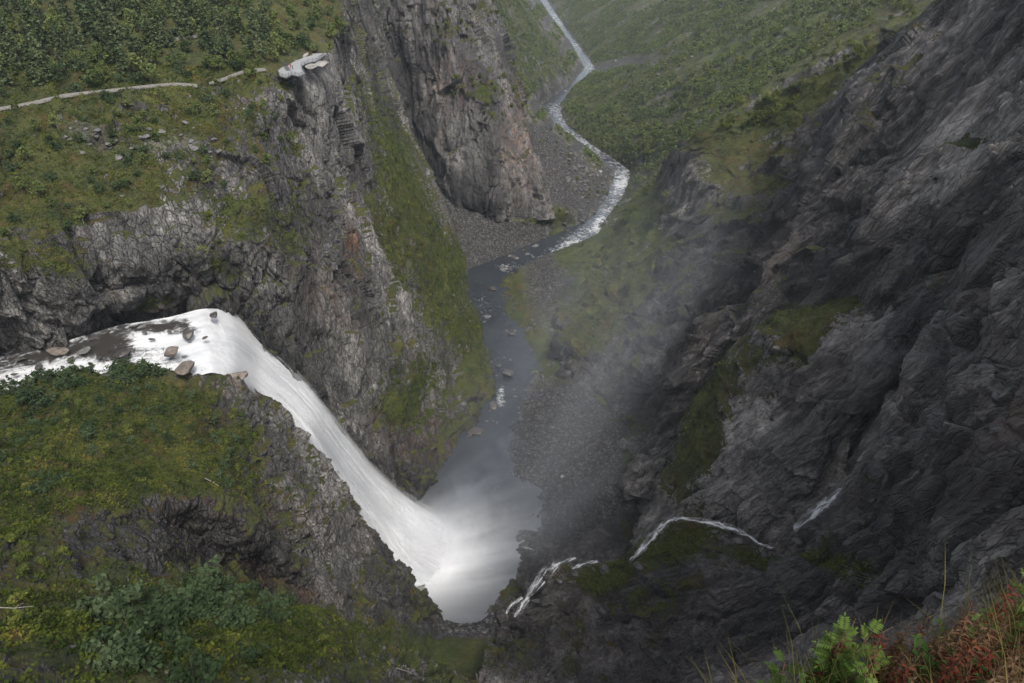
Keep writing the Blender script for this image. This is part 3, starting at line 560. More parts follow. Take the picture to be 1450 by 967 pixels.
foam = blobs(wpx, wpy, [(760, 366, 55, 14, -22, .34), (712, 378, 24, 8, 0, .25), (820, 335, 40, 14, -30, .4), (850, 318, 14, 14, 0, .3), (868, 285, 16, 40, 30, .5), (882, 245, 22, 26, 0, .5), (850, 215, 28, 12, 25, .5), (815, 195, 24, 12, 25, .5), (795, 165, 18, 22, 0, .46), (775, 150, 16, 12, 0, .3), (800, 130, 14, 8, 0, .1), (835, 95, 14, 16, 0, .5), (815, 68, 18, 14, 40, .48), (790, 30, 18, 24, 20, .48), (765, -10, 20, 40, 0, .4),
                        (709, 558, 8, 15, 10, .62), (713, 572, 9, 6, 0, .4), (680, 440, 26, 22, 0, .24), (690, 410, 30, 20, 0, .16), (700, 470, 30, 40, 0, .12), (700, 515, 24, 14, 0, .2), (640, 770, 90, 60, -10, .12), (690, 700, 50, 20, -50, .15), (665, 850, 16, 14, 0, .35), (700, 830, 30, 14, 0, .2), (715, 690, 30, 26, 0, .15), (830, 330, 40, 30, 0, .1)])
P_ = WG.reshape(-1, 3).copy()
P_[:, 2] += .12 * fbm(P_, 5, 3, s=301) + .25 * np.clip(foam, 0, 1) * fbm(P_, 2.6, 3, s=302)
_a = np.arctan2(P_[:, 1] - 190, P_[:, 0] + 44); _r = np.hypot(P_[:, 1] - 190, P_[:, 0] + 44)
_e = np.hypot((P_[:, 0] + 44) / 1.5, (P_[:, 1] - 190) / 1.15)
_a2 = np.arctan2(P_[:, 1] - 172, P_[:, 0] + 104)
_rs = fbm(np.stack([np.cos(_a2) * 16, np.sin(_a2) * 16, _r * .035], 1), 1., 3, .5, s=311)
veil = np.clip(np.exp(-(_e / 17) ** 1.6) * 1.1 + np.exp(-_e / 21) * .85 * np.clip(_rs * .8 + .42, 0, 1) * np.clip(np.cos(_a - .35), 0, 1) ** 2, 0, 1)
foam = foam * (1 - .6 * np.exp(-(_e / 40) ** 2)) + sm(85, 15, _r) * 0 * fbm(np.stack([np.cos(_a) * 6, np.sin(_a) * 6, _r * .02], 1), 1., 4, .6, s=310)
me = mesh_np("river", P_, grid_faces(m_, n_)); attr(me, "foam", foam); attr(me, "veil", veil)
tag(link("river", me, M_WATER), "dark river winding away down the gorge", None, None, "structure")

# --- the fall: stream over boulders, lip, long leap into the pool
ST = [((-150, 505), (-150, 580), 139.5), ((0, 497), (0, 566), 138.6), ((90, 484), (84, 552), 137.8), ((170, 460), (190, 542), 137.2), ((240, 449), (262, 528), 136.6), ((288, 436), (302, 516), 135.6), ((328, 438), (335, 530), 128), ((366, 468), (362, 556), 113), ((410, 512), (402, 595), 98), ((450, 558), (440, 640), 84), ((490, 610), (478, 702), 58), ((528, 655), (516, 752), 34), ((568, 690), (546, 805), 14), ((600, 712), (572, 838), 3), ((640, 735), (606, 856), -2)]
def build_fall(name, off, widen=0., cols=7):
    rows_ = []
    for k, (a, b, z) in enumerate(ST):
        A_ = WZ(*a, z); B_ = WZ(b[0], b[1] + (10 if 4 <= k <= 7 else 0), z - float(np.interp(k, [0, 3, 5, 7, 8, 14], [1.5, 2.5, 4, 4, 2, 0])))
        fall = sm(5, 8, k)
        row = []
        for j in range(cols):
            s_ = j / (cols - 1); s2 = (s_ - .5) * (1 + widen) + .5
            p = A_ + (B_ - A_) * s2
            dirv = np.array([.35, -.25, .75])
            p = p + dirv * fall * (off + 2.6 * (1 - (2 * s_ - 1) ** 2))
            row.append(p)
        rows_.append(row)
    G = lattice(np.array(rows_), STEP * .9, .35)
    m, n = G.shape[:2]
    n0, n1 = lattice.last
    fv = np.interp(np.arange(m), np.concatenate([[0], np.cumsum(n0)]), np.arange(len(ST)))
    fu = np.linspace(0, 1, n)
    FV, FU = np.meshgrid(fv, fu, indexing='ij')
    return G, FU, FV
def fall_mat(name, solid):
    T = NT(name)
    fu, fv, fo = T.attr("across"), T.attr("along"), T.attr("foam")
    vec = T.n("CombineXYZ", X=T.math('MULTIPLY', fu, 11), Y=T.math('MULTIPLY', fv, .35), Z=0.0).outputs[0]
    vec2 = T.n("CombineXYZ", X=T.math('MULTIPLY', fu, 5), Y=T.math('MULTIPLY', fv, .8), Z=3.0).outputs[0]
    P = T.n("NewGeometry").outputs[0]
    n1 = T.noise(vec, 1.0, 5, .6, .35); n2 = T.noise(vec2, 1.0, 4, .6, .5)
    nn = T.math('ADD', T.math('MULTIPLY', n1, .5), T.math('MULTIPLY', n2, .5))
    if solid:
        f = T.ramp01(T.math('ADD', fo, T.math('MULTIPLY', T.math('SUBTRACT', T.math('ADD', T.math('MULTIPLY', nn, .6), T.math('MULTIPLY', T.noise(P, .35, 5, .65, 1.5), .4)), .5), 2.4)), .30, .72)
        col = T.mix(f, (.028, .026, .024), T.mix(T.ramp01(nn, .35, .6), (.52, .54, .56), (.70, .71, .72)))
        ed = T.math('MULTIPLY', T.ramp01(T.math('ADD', fu, T.math('MULTIPLY', T.math('SUBTRACT', n1, .5), .10)), 0.0, .14), T.ramp01(T.math('ADD', T.math('SUBTRACT', 1.0, fu), T.math('MULTIPLY', T.math('SUBTRACT', n1, .5), .10)), 0.0, .14))
        isf = T.ramp01(fv, 5.5, 7.5)
        al = T.math('SUBTRACT', 1.0, T.math('MULTIPLY', isf, T.math('SUBTRACT', 1.0, ed)))
    else:
        col = (.74, .75, .76)
        ed = T.math('MULTIPLY', T.ramp01(fu, 0.0, .3), T.ramp01(T.math('SUBTRACT', 1.0, fu), 0.0, .3))
        al = T.math('MULTIPLY', T.math('MULTIPLY', ed, T.ramp01(fv, 6.0, 8.5)), T.math('MULTIPLY', T.ramp01(nn, .42, .62), .7))
        f = .9
    p = T.n("BsdfPrincipled"); 
    b = T.n("Bump", Strength=.25, Distance=.7, Height=nn)
    T.set(p.inputs["Base Color"], col); T.set(p.inputs["Normal"], b.outputs[0]); T.set(p.inputs["Roughness"], T.math('ADD', .3, T.math('MULTIPLY', f, .6)))
    p.inputs["Specular IOR Level"].default_value = .2
    tl = T.n("BsdfTranslucent", Color=col)
    mx = T.n("MixShader", i0=T.math('MULTIPLY', f, .35), i1=p.outputs[0], i2=tl.outputs[0])
    tr = T.n("BsdfTransparent")
    m2 = T.n("MixShader", i0=al, i1=tr.outputs[0], i2=mx.outputs[0])
    T.t.links.new(m2.outputs[0], T.out.inputs[0])
    return T.m
fallroot = None
for nm, off, solid, wd in (("waterfall", 0., True, 0.), ("veil", 2.2, False, .1)):
    G, FU, FV = build_fall(nm, off, wd)
    m, n = G.shape[:2]
    P_ = G.reshape(-1, 3).copy()
    fpx, fpy, _ = PIX(P_)
    vv = FV.ravel(); uu = FU.ravel()
    S_ = np.stack([uu * 14, vv * 1.1, np.zeros_like(vv)], 1)
    fl = sm(5, 8, vv)
    P_ += np.array([.4, -.5, .75]) * ((.8 * fbm(S_, 2.4, 3, .45, s=400) * (.25 + .75 * fl) + .35 * (1 - fl) * fbm(P_, 3, 3, s=404)))[:, None]
    fo = np.interp(vv, [0, 1, 2, 3, 4, 5, 6, 14], [.38, .40, .42, .48, .58, .86, 1.1, 1.3]) + blobs(fpx, fpy, [(155, 490, 34, 18, -10, -.36), (235, 465, 40, 12, -10, -.25), (70, 500, 50, 12, -10, -.12), (40, 540, 40, 20, 0, .3), (110, 525, 40, 18, 0, .3), (260, 485, 40, 14, 10, .5), (205, 480, 20, 10, 0, .3), (300, 450, 26, 18, 0, .4), (268, 470, 26, 12, 0, -.2)])
    me = mesh_np(nm, P_, grid_faces(m, n)); attr(me, "across", uu); attr(me, "along", vv); attr(me, "foam", fo)
    o = link(nm, me, fall_mat(nm + "_water", solid), fallroot)
    if fallroot is None:
        fallroot = o; tag(o, "tall white waterfall leaping from the stream into the pool", None, None, "structure")

# --- visible surface lookup
ALLP = np.concatenate([s["P"] for s in SHEETS.values()])
_ax, _ay, _at = PIX(ALLP)
_ok = (_ax > -120) & (_ax < 1600) & (_ay > -120) & (_ay < 1120)
_ix = np.nonzero(_ok)[0]
_cell = ((_ax[_ix] + 120) // 6).astype(int) * 1000 + ((_ay[_ix] + 120) // 6).astype(int)
_or = np.lexsort((_at[_ix], _cell)); _ix = _ix[_or]; _cell = _cell[_or]
_u, _first = np.unique(_cell, return_index=True)
_vis = dict(zip(_u.tolist(), _ix[_first].tolist()))
def surf(px, py, lift=0.):
    """the nearest ground seen on this bearing"""
    k = int((px + 120) // 6) * 1000 + int((py + 120) // 6)
    i = _vis.get(k)
    if i is None: return None
    t = float(_at[i]) - lift
    return W(px, py, t)

def ribbon(name, pts, width, lift=.5, nsub=8, jit=.3):
    """a band of water lying on the rock along a surveyed line: pts (px,py), width in metres per point"""
    out = []; ws = []
    for (a, b), wa, wb in zip(zip(pts[:-1], pts[1:]), width[:-1], width[1:]):
        for k in range(nsub):
            s_ = k / nsub
            p = surf(a[0] + (b[0] - a[0]) * s_, a[1] + (b[1] - a[1]) * s_, lift)
            if p is not None: out.append(p); ws.append(wa + (wb - wa) * s_)
    out = np.array(out); ws = np.array(ws)
    if len(out) > 6: out = blur(out, 3, 0)
    d = np.gradient(out, axis=0); d /= np.linalg.norm(d, axis=1, keepdims=True) + 1e-6
    toc = np.array([0, 0, CAM_Z]) - out; toc /= np.linalg.norm(toc, axis=1, keepdims=True)
    sd = np.cross(d, toc * .5 + np.array([0, 0, .5])); sd /= np.linalg.norm(sd, axis=1, keepdims=True) + 1e-6
    K = 7; V = []
    for j in range(K):
        s_ = j / (K - 1) - .5
        V.append(out + sd * (s_ * ws * .8 * (1 + jit * rng.uniform(-1, 1, len(ws))))[:, None] + toc * (.45 * (1 - 4 * s_ * s_)))
    V = np.stack(V, 1)
    return V
def cascade(name, label, lines):
    Vs, Fs, U, A_, nb = [], [], [], [], 0
    for pts, width in lines:
        V = ribbon(name, pts, width)
        m, n = V.shape[:2]
        Vs.append(V.reshape(-1, 3)); Fs.append(grid_faces(m, n) + nb); nb += m * n
        av, uv = np.meshgrid(np.arange(m) * .12, np.linspace(0, 1, n), indexing='ij')
        U.append(uv.ravel()); A_.append(av.ravel())
    me = mesh_np(name, np.concatenate(Vs), np.concatenate(Fs)); attr(me, "across", np.concatenate(U)); attr(me, "along", np.concatenate(A_))
    return tag(link(name, me, M_CASC), label, None, None, "structure")
def casc_mat():
    T = NT("small_cascade_water")
    fu, fv = T.attr("across"), T.attr("along")
    vec = T.n("CombineXYZ", X=T.math('MULTIPLY', fu, 3), Y=T.math('MULTIPLY', fv, 1.2), Z=0.0).outputs[0]
    nn = T.noise(vec, 1.4, 5, .65, .5)
    ed = T.math('MULTIPLY', T.ramp01(fu, 0.0, .48), T.ramp01(T.math('SUBTRACT', 1.0, fu), 0.0, .48))
    al = T.math('MULTIPLY', ed, T.ramp01(nn, .34, .66))
    p = T.n("BsdfPrincipled", Base__Color=(.70, .71, .73), Roughness=.7); p.inputs["Specular IOR Level"].default_value = .2
    m2 = T.n("MixShader", i0=al, i1=T.n("BsdfTransparent").outputs[0], i2=p.outputs[0]); T.t.links.new(m2.outputs[0], T.out.inputs[0])
    return T.m
M_CASC = casc_mat()
cascade("stream", "small tributary stream tumbling down the rock cleft on the right", [
    ([(1200, 684), (1180, 705), (1150, 728), (1120, 752)], [1.0, 4.2, 5.4, 3.4]),
    ([(1094, 776), (1075, 770), (1060, 758)], [2.6, 2.0, 1.6]),
    ([(1064, 760), (1035, 748), (1000, 738), (960, 733)], [1.4, 4.6, 3.6, 1.6]),
    ([(966, 733), (945, 738), (925, 758), (905, 782), (890, 795)], [1.4, 3.4, 4.8, 3.6, 1.6]),
    ([(846, 795), (826, 798), (808, 806)], [2.5, 3.6, 1.5]), ([(815, 790), (790, 798), (772, 808), (752, 836), (738, 862), (728, 876)], [2, 4, 5.5, 5, 4, 3]),
    ([(790, 802), (768, 828), (750, 845)], [1.5, 2, 1.5]), ([(740, 846), (722, 858), (716, 870)], [2.5, 2.5, 2])])

# ------------------------------------------------------------------ spray, mist, haze
def ellipsoid(name, c, r, rot, seg=(20, 12)):
    V = []; 
    for i in range(seg[1] + 1):
        th = pi * i / seg[1]
        for j in range(seg[0]):
            ph = 2 * pi * j / seg[0]
            V.append((sin(th) * cos(ph), sin(th) * sin(ph), cos(th)))
    F = [(i * seg[0] + j, (i + 1) * seg[0] + j, (i + 1) * seg[0] + (j + 1) % seg[0], i * seg[0] + (j + 1) % seg[0]) for i in range(seg[1]) for j in range(seg[0])]
    o = link(name, mesh_np(name, V, F), None)
    o.location = c; o.scale = r; o.rotation_euler = rot
    return o
def mist_mat(name, dens, nscale, streak=False, core=1.6):
    T = NT(name)
    oc = T.n("TexCoord").outputs[3]
    r = T.n("VectorMath", _operation='LENGTH', i0=oc).outputs[1]
    fall = T.math('POWER', T.math('SUBTRACT', 1.0, r, clamp=True), core)
    P = T.n("NewGeometry").outputs[0]
    if streak == 'along':
        nz = T.noise(T.mapping(oc, scale=(nscale[1], nscale[0], nscale[0])), 1.0, 4, .6, .5); streak = False
    elif streak:
        x = T.n("SeparateXYZ", Vector=oc)
        ang = T.math('ARCTAN2', x.outputs[1], x.outputs[0])
        vec = T.n("CombineXYZ", X=T.math('MULTIPLY', ang, nscale), Y=T.math('MULTIPLY', r, 1.2), Z=T.math('MULTIPLY', x.outputs[2], 2.0)).outputs[0]
        nz = T.noise(vec, 1.0, 3, .6)
    else:
        nz = T.noise(T.mapping(P, scale=(1, 1, .45)), nscale, 4, .6, .6)
    d = T.math('MULTIPLY', T.math('MULTIPLY', fall, T.ramp01(nz, .30, .70) if not streak else T.math('ADD', T.math('MULTIPLY', T.ramp01(nz, .3, .7), .5), .5)), dens)
    v = T.n("VolumePrincipled", Color=(.99, .99, 1.0) if 'spray' in name else (.84, .91, 1.0), Density=d); v.inputs["Anisotropy"].default_value = .1
    T.t.links.new(v.outputs[0], T.out.inputs[1])
    return T.m
o = ellipsoid("spray", (-34, 197, 1), (56, 36, 18), (0, 0, R(22))); o.data.materials.append(mist_mat("spray_volume", .12, .05, False, 2.0)); tag(o, "bright white spray bursting out where the waterfall lands", None, None, "stuff")
o = ellipsoid("spray", (-43, 191, 6), (23, 20, 22), (0, 0, 0)); o.data.materials.append(mist_mat("core_spray_volume", .30, .09, False, 1.6)); tag(o, "dense white cloud of spray around the foot of the waterfall", None, None, "stuff")
o = ellipsoid("mist", (-20, 228, 5), (64, 16, 14), (0, R(-5), R(56))); o.data.materials.append(mist_mat("low_mist_volume", .03, .06)); tag(o, "low mist blown across the pool from the fall", None, None, "stuff")
o = ellipsoid("mist", (42, 268, 54), (135, 60, 62), (0, R(-42), R(40))); o.data.materials.append(mist_mat("mist_volume", .0048, (2.4, 1.0), "along", 1.0)); tag(o, "thin streaky mist drifting up the dark right wall", None, None, "stuff")
o = ellipsoid("mist", (14, 200, 22), (62, 30, 34), (0, R(-38), R(20))); o.data.materials.append(mist_mat("near_mist_volume", .009, (2.0, .9), "along", 1.2)); tag(o, "pale mist rising off the pool in front of the small cascade", None, None, "stuff")
# ------------------------------------------------------------------ plants
def leaf_mat(name, stops, scale=.5, trans=.25):
    T = NT(name)
    P = T.n("NewGeometry").outputs[0]
    oi = T.n("ObjectInfo").outputs[5]
    n = T.math('ADD', T.math('MULTIPLY', T.noise(P, scale, 4, .7), .75), T.math('MULTIPLY', oi, .25))
    col = T.ramp(n, stops)
    p = T.n("BsdfPrincipled", Base__Color=col, Roughness=.75) if False else T.n("BsdfDiffuse", Color=col)
    t = T.n("BsdfTranslucent", Color=col)
    m = T.n("MixShader", i0=trans, i1=p.outputs[0], i2=t.outputs[0]); T.t.links.new(m.outputs[0], T.out.inputs[0])
    return T.m
def bark_mat(name, a, b):
    T = NT(name); P = T.n("NewGeometry").outputs[0]
    T.principled(Base__Color=T.mix(T.ramp01(T.noise(P, 6, 4, .7), .4, .6), a, b), Roughness=.9); return T.m
M_PINE = leaf_mat("pine_needles", [(.3, (.030, .046, .022)), (.5, (.062, .084, .040)), (.7, (.105, .125, .060))], 1.2, .12)
M_BIRCH = leaf_mat("birch_leaves", [(.3, (.045, .062, .020)), (.5, (.090, .115, .038)), (.7, (.150, .170, .062))], 1.0)
M_WILLOW = leaf_mat("willow_leaves", [(.3, (.020, .034, .014)), (.5, (.043, .065, .030)), (.7, (.078, .104, .054))], 1.0)
M_SHRUB = leaf_mat("shrub_leaves", [(.3, (.032, .046, .012)), (.5, (.080, .100, .024)), (.7, (.150, .155, .040))], .8)
M_HEATH = leaf_mat("heath_leaves", [(.30, (.022, .034, .009)), (.42, (.060, .078, .016)), (.50, (.12, .12, .024)), (.57, (.125, .070, .020)), (.66, (.18, .165, .045))], .16)
M_FOREST = leaf_mat("valley_wood_leaves", [(.32, (.016, .028, .011)), (.46, (.036, .056, .020)), (.56, (.065, .088, .030)), (.68, (.105, .120, .040))], .05, .15)
M_BARK = bark_mat("dark_bark", (.05, .042, .035), (.11, .095, .08))
M_BBARK = bark_mat("birch_bark", (.10, .095, .09), (.24, .23, .22))
M_DEAD = bark_mat("bleached_wood", (.22, .21, .19), (.42, .40, .37))

def quads(C, N1, N2, asp=1.):
    """leaf quads: centres, half-axis vectors"""
    V = np.stack([C - N1 * asp, C - N2, C + N1 * asp, C + N2], 1).reshape(-1, 3)
    return V, np.arange(len(V)).reshape(-1, 4)
def rand_axes(n, size, flat=0., g=rng):
    a = g.normal(size=(n, 3)); a[:, 2] *= (1 - flat); a /= np.linalg.norm(a, axis=1, keepdims=True)
    b = g.normal(size=(n, 3)); b[:, 2] *= (1 - flat); b -= a * (a * b).sum(1, keepdims=True); b /= np.linalg.norm(b, axis=1, keepdims=True) + 1e-6
    s = size * g.uniform(.6, 1.3, (n, 1))
    return a * s, b * s * .6
def tube(pts, rad, k=5):
    pts = np.asarray(pts, float); rad = np.asarray(rad, float)
    d = np.gradient(pts, axis=0); d /= np.linalg.norm(d, axis=1, keepdims=True) + 1e-9
    up = np.where(np.abs(d[:, 2:3]) > .9, np.array([[1., 0, 0]]), np.array([[0, 0, 1.]]))
    a = np.cross(d, up); a /= np.linalg.norm(a, axis=1, keepdims=True) + 1e-9; b = np.cross(d, a)
    th = np.arange(k) * 2 * pi / k
    V = pts[:, None] + (a[:, None] * np.cos(th)[None, :, None] + b[:, None] * np.sin(th)[None, :, None]) * rad[:, None, None]
    n = len(pts); F = []
    for i in range(n - 1):
        for j in range(k):
            F.append((i * k + j, i * k + (j + 1) % k, (i + 1) * k + (j + 1) % k, (i + 1) * k + j))
    return V.reshape(-1, 3), np.array(F)
def join(parts):
    Vs, Fs, n = [], [], 0
    for V, F in parts:
        Vs.append(V); Fs.append(F + n); n += len(V)
    return np.concatenate(Vs), np.concatenate(Fs)

def make_birch(g, h=6., spread=2.0, nclump=34, per=13, leaf=.40, stems=1, low=.22):
    tr = []; cl = []
    for s in range(stems):
        lean = g.normal(size=2) * (.12 if stems == 1 else .3)
        n = 6; z = np.linspace(0, h * .92, n)
        pts = np.stack([lean[0] * z + .12 * np.cumsum(g.normal(size=n)) * .5, lean[1] * z + .12 * np.cumsum(g.normal(size=n)) * .5, z - .3], 1)
        tr.append(tube(pts, np.linspace(.013 * h, .003 * h, n) / (1 if stems == 1 else 1.5), 5))
        for b in range(max(4, nclump // (2 * stems))):
            u = g.uniform(low, .95); p0 = np.array([np.interp(u * h * .92, z, pts[:, i]) for i in range(3)])
            ang = g.uniform(0, 2 * pi); ln = spread * (1.05 - .75 * abs(u - .42) - .35 * u) * g.uniform(.6, 1.2)
            p1 = p0 + np.array([cos(ang) * ln, sin(ang) * ln, ln * g.uniform(.25, .8)])
            tr.append(tube([p0, (p0 + p1) / 2 + [0, 0, .08], p1], [.008 * h * .6, .006 * h * .5, .002 * h], 3))
            cl.append((p1, ln * .45)); cl.append((p0 * .4 + p1 * .6, ln * .4))
    C = np.concatenate([c + g.normal(size=(per, 3)) * max(r, .25) * np.array([.75, .75, .55]) for c, r in cl])
    a, b = rand_axes(len(C), leaf, .2, g)
    return join(tr), quads(C, a, b)
def make_pine(g, h=9., spread=2.4, whorls=12):
    n = 6; z = np.linspace(0, h, n); off = np.cumsum(g.normal(size=(n, 2)) * .08, 0)
    pts = np.column_stack([off, z - .3]); tr = [tube(pts, np.linspace(.02 * h, .004 * h, n), 6)]
    Cs, As, Bs = [], [], []
    for w_ in range(whorls):
        u = .2 + .8 * w_ / (whorls - 1); zc = u * h
        for b in range(g.integers(3, 6)):
            ang = g.uniform(0, 2 * pi); ln = spread * (1.08 - u) ** .75 * g.uniform(.55, 1.15) * (1 if u > .3 else .7)
            p0 = np.array([0, 0, zc - .3]); dirv = np.array([cos(ang), sin(ang), g.uniform(-.15, .35)])
            p1 = p0 + dirv * ln; tr.append(tube([p0, p1], [.05, .015], 3))
            m = max(4, int(ln * 9)); s = g.uniform(.25, 1.05, (m, 1))
            C = p0 + (p1 - p0) * s + g.normal(size=(m, 3)) * np.array([.18, .18, .13])
            a, bb = rand_axes(m, .52, .35, g); Cs.append(C); As.append(a); Bs.append(bb)
    return join(tr), quads(np.concatenate(Cs), np.concatenate(As), np.concatenate(Bs))

PROTO = {}
def proto(kind, i, maker, mats, **kw):
    g = np.random.default_rng(hash((kind, i)) % 1000 if False else 100 + i * 17 + len(kind))
    (tv, tf), (cv, cf) = maker(g, **kw)
    a = mesh_np(kind + "_trunk", tv, tf); a.materials.append(mats[0])
    b = mesh_np(kind + "_crown", cv, cf, False); b.materials.append(mats[1])
    PROTO.setdefault(kind, []).append((a, b))
for i in range(4): proto("birch_tree", i, make_birch, (M_BBARK, M_BIRCH), h=5.5 + i * .7)
for i in range(4): proto("pine_tree", i, make_pine, (M_BARK, M_PINE), h=7.5 + i)
for i in range(3): proto("willow_bush", i, make_birch, (M_BARK, M_WILLOW), h=3.2 + .4 * i, spread=1.7, nclump=40, per=12, leaf=.34, stems=4, low=.1)
for i in range(3): proto("shrub", i, make_birch, (M_BARK, M_SHRUB), h=1.9 + .3 * i, spread=1.2, nclump=26, per=12, leaf=.28, stems=3, low=.05)

for i in range(3): proto('broadleaf_tree', i, make_birch, (M_BARK, M_SHRUB), h=5.5 + i * .8, spread=2.6, nclump=40)
def plant(kind, P, scale, label, group, cat, parts=True):
    a, b = PROTO[kind][int(rng.integers(len(PROTO[kind])))]
    e = bpy.data.objects.new(kind, None); COL.objects.link(e)
    e.empty_display_size = .3
    e.location = P; e.scale = (scale * rng.uniform(.9, 1.1), scale * rng.uniform(.9, 1.1), scale * rng.uniform(.88, 1.15)); e.rotation_euler = (rng.normal() * .05, rng.normal() * .05, rng.uniform(0, 6.28))
    tag(e, label, cat, group)
    for nm, me in (("trunk" if kind.endswith("tree") else "stem", a), ("crown" if kind.endswith("tree") else "foliage", b)):
        c = bpy.data.objects.new(nm, me); COL.objects.link(c); c.parent = e
    return e
def seen(P, tol=4.):
    px, py, t = PIX(P)
    k = ((px + 120) // 6).astype(int) * 1000 + ((py + 120) // 6).astype(int)
    out = np.zeros(len(P), bool)
    for i, kk in enumerate(k):
        j = _vis.get(int(kk)); out[i] = j is not None and _at[j] > t[i] - tol
    return out
def scatter(sname, region, n, mind, minveg=.3, minnz=.15, weight=None):
    """region: list of (px,py,rx,ry,ang) ellipses; random ground points in them, mind metres apart"""
    s = SHEETS[sname]
    w_ = s["area"].copy()
    inside = np.zeros(len(w_))
    for (x, y, rx, ry, an) in region:
        c, q = cos(R(an)), sin(R(an)); dx, dy = s["px"] - x, s["py"] - y
        inside = np.maximum(inside, ((dx * c + dy * q) / rx) ** 2 + ((-dx * q + dy * c) / ry) ** 2 < 1)
    w_ = w_ * inside * (s["veg"] > minveg) * (s["N"][:, 2] > minnz) * (s["px"] > -60) * (s["px"] < 1510) * (s["py"] > -40)
    if w_.sum() <= 0: return np.zeros((0, 3))
    idx = rng.choice(len(w_), min(n * 12, 40000), p=w_ / w_.sum())
    P = s["P"][idx]; P = P[seen(P)]
    out = np.zeros((0, 3)); keep = []
    for p in P:
        if len(keep) >= n: break
        if not keep or (((np.array(keep) - p) ** 2).sum(1) > mind * mind).all(): keep.append(p)
    return np.array(keep)

for p in scatter("cliff_slope", [(100, 30, 190, 90, 0), (20, 100, 90, 40, -8), (330, 60, 60, 40, 0), (250, 25, 120, 40, 0)], 285, 2.5, .2): plant("pine_tree", p, rng.uniform(.42, 1.3), "dark pine standing in the open wood on the plateau above the path", "pines on the plateau", "pine tree")
for p in scatter("cliff_slope", [(280, 30, 170, 75, 0), (130, 60, 160, 70, 0), (430, 40, 70, 50, 0), (440, 30, 50, 40, 0), (330, 90, 60, 25, -10), (480, 40, 20, 50, 0), (60, 30, 120, 90, 0)], 205, 2.2, .1): plant("birch_tree", p, rng.uniform(.4, 1.25), "light green birch standing in the open wood on the plateau above the path", "birches on the plateau", "birch tree")
for p in scatter("cliff_slope", [(60, 260, 130, 110, 0), (250, 200, 200, 70, 5), (350, 140, 70, 30, 0)], 100, 3.0, .3): plant("birch_tree" if rng.random() < .45 else "willow_bush", p, rng.uniform(.4, .85), "small grey green tree clinging to the mossy slope below the plateau path", "small trees on the slope below the path", "tree")
for p in scatter("cliff_slope", [(545, 200, 30, 90, -28), (595, 320, 40, 60, -35), (560, 350, 22, 60, -15), (480, 240, 16, 40, 0), (590, 560, 50, 50, 20), (640, 440, 30, 60, -20), (320, 350, 110, 50, 25), (400, 280, 40, 40, 0), (215, 430, 60, 14, 0)], 90, 2.8, .3, .05): plant("shrub", p, rng.uniform(.5, 1.1), "low green shrub rooted on a ledge of the grey left cliff", "shrubs on the ledges of the left cliff", "shrub")
for p in scatter("cliff_face", [(660, 10, 60, 40, 0), (690, 130, 50, 50, 0), (600, 60, 40, 40, 0), (735, 120, 20, 70, 0)], 55, 4, .1, .02): plant("shrub", p, rng.uniform(.9, 1.9), "green shrub rooted on a ledge of the tall dark far cliff", "shrubs on the far cliff", "shrub")
for p in scatter("mossy_hill", [(170, 590, 180, 60, 8), (330, 640, 110, 60, 25), (40, 650, 70, 60, 0)], 140, 1.8, .3): plant("willow_bush" if rng.random() < .6 else "shrub", p, rng.uniform(.35, .8), "pale grey green willow bush growing on the mossy knoll beside the waterfall", "bushes on the mossy knoll", "bush")
for p in scatter("mossy_hill", [(330, 865, 90, 30, 10), (200, 880, 90, 40, 0), (250, 940, 110, 40, 0), (360, 850, 60, 26, 15), (360, 850, 60, 26, 15)], 30, 2.2, .1): plant("willow_bush", p, rng.uniform(.85, 1.5), "large dark willow bush on the near slope at lower left", "willows on the near slope", "bush")
for p in scatter("mossy_hill", [(30, 800, 60, 30, 0), (450, 900, 70, 30, 30), (60, 900, 90, 60, 0), (420, 850, 40, 30, 20)], 34, 1.7, .1): plant("shrub", p, rng.uniform(.35, .8), "low green shrub in the grass of the near slope at lower left", "shrubs on the near slope", "shrub")
for p in scatter("rock_wall", [(1160, 105, 120, 30, -25), (1060, 165, 70, 18, -15), (1260, 45, 60, 26, -30), (900, 270, 60, 60, -30)], 80, 3.2, .3, .1): plant("broadleaf_tree" if rng.random() < .3 else "shrub", p, rng.uniform(.7, 1.3), "leafy green shrub along the mossy rim above the dark right wall", "shrubs along the rim of the right wall", "shrub")
for p in scatter("rock_face", [(1200, 770, 60, 40, -30), (1095, 800, 60, 16, 0), (1240, 820, 60, 20, 0), (1270, 690, 60, 30, 0)], 24, 2.5, .3, .1): plant("shrub", p, rng.uniform(.25, .5), "tiny green tuft growing in a crack of the near right rock face", "tufts in the right rock face", "shrub")

for p in scatter("valley", [(1040, 130, 130, 60, -30), (960, 190, 60, 40, -30), (1150, 70, 110, 50, -30), (1260, 20, 90, 40, -30)], 130, 4.5, .2, .05): plant("broadleaf_tree", p, rng.uniform(.7, 1.25), "leafy tree on the wooded valley slope behind the mossy prow", "trees on the right valley slope", "tree")
for p in scatter("valley", [(770, 190, 40, 60, 60), (850, 345, 60, 30, -30), (830, 250, 40, 30, 30), (930, 270, 60, 40, -30)], 70, 3.5, .1, .05): plant("shrub", p, rng.uniform(.7, 1.5), "green shrub on the banks of the river near the bend", "shrubs on the river banks", "shrub")

for p in scatter("cliff_slope", [(430, 35, 60, 50, 0), (350, 60, 90, 40, 0), (150, 70, 180, 60, 0)], 110, 1.8, .1): plant("willow_bush", p, rng.uniform(.6, 1.1), "grey green bush in the undergrowth of the plateau wood", "bushes in the plateau wood", "bush")

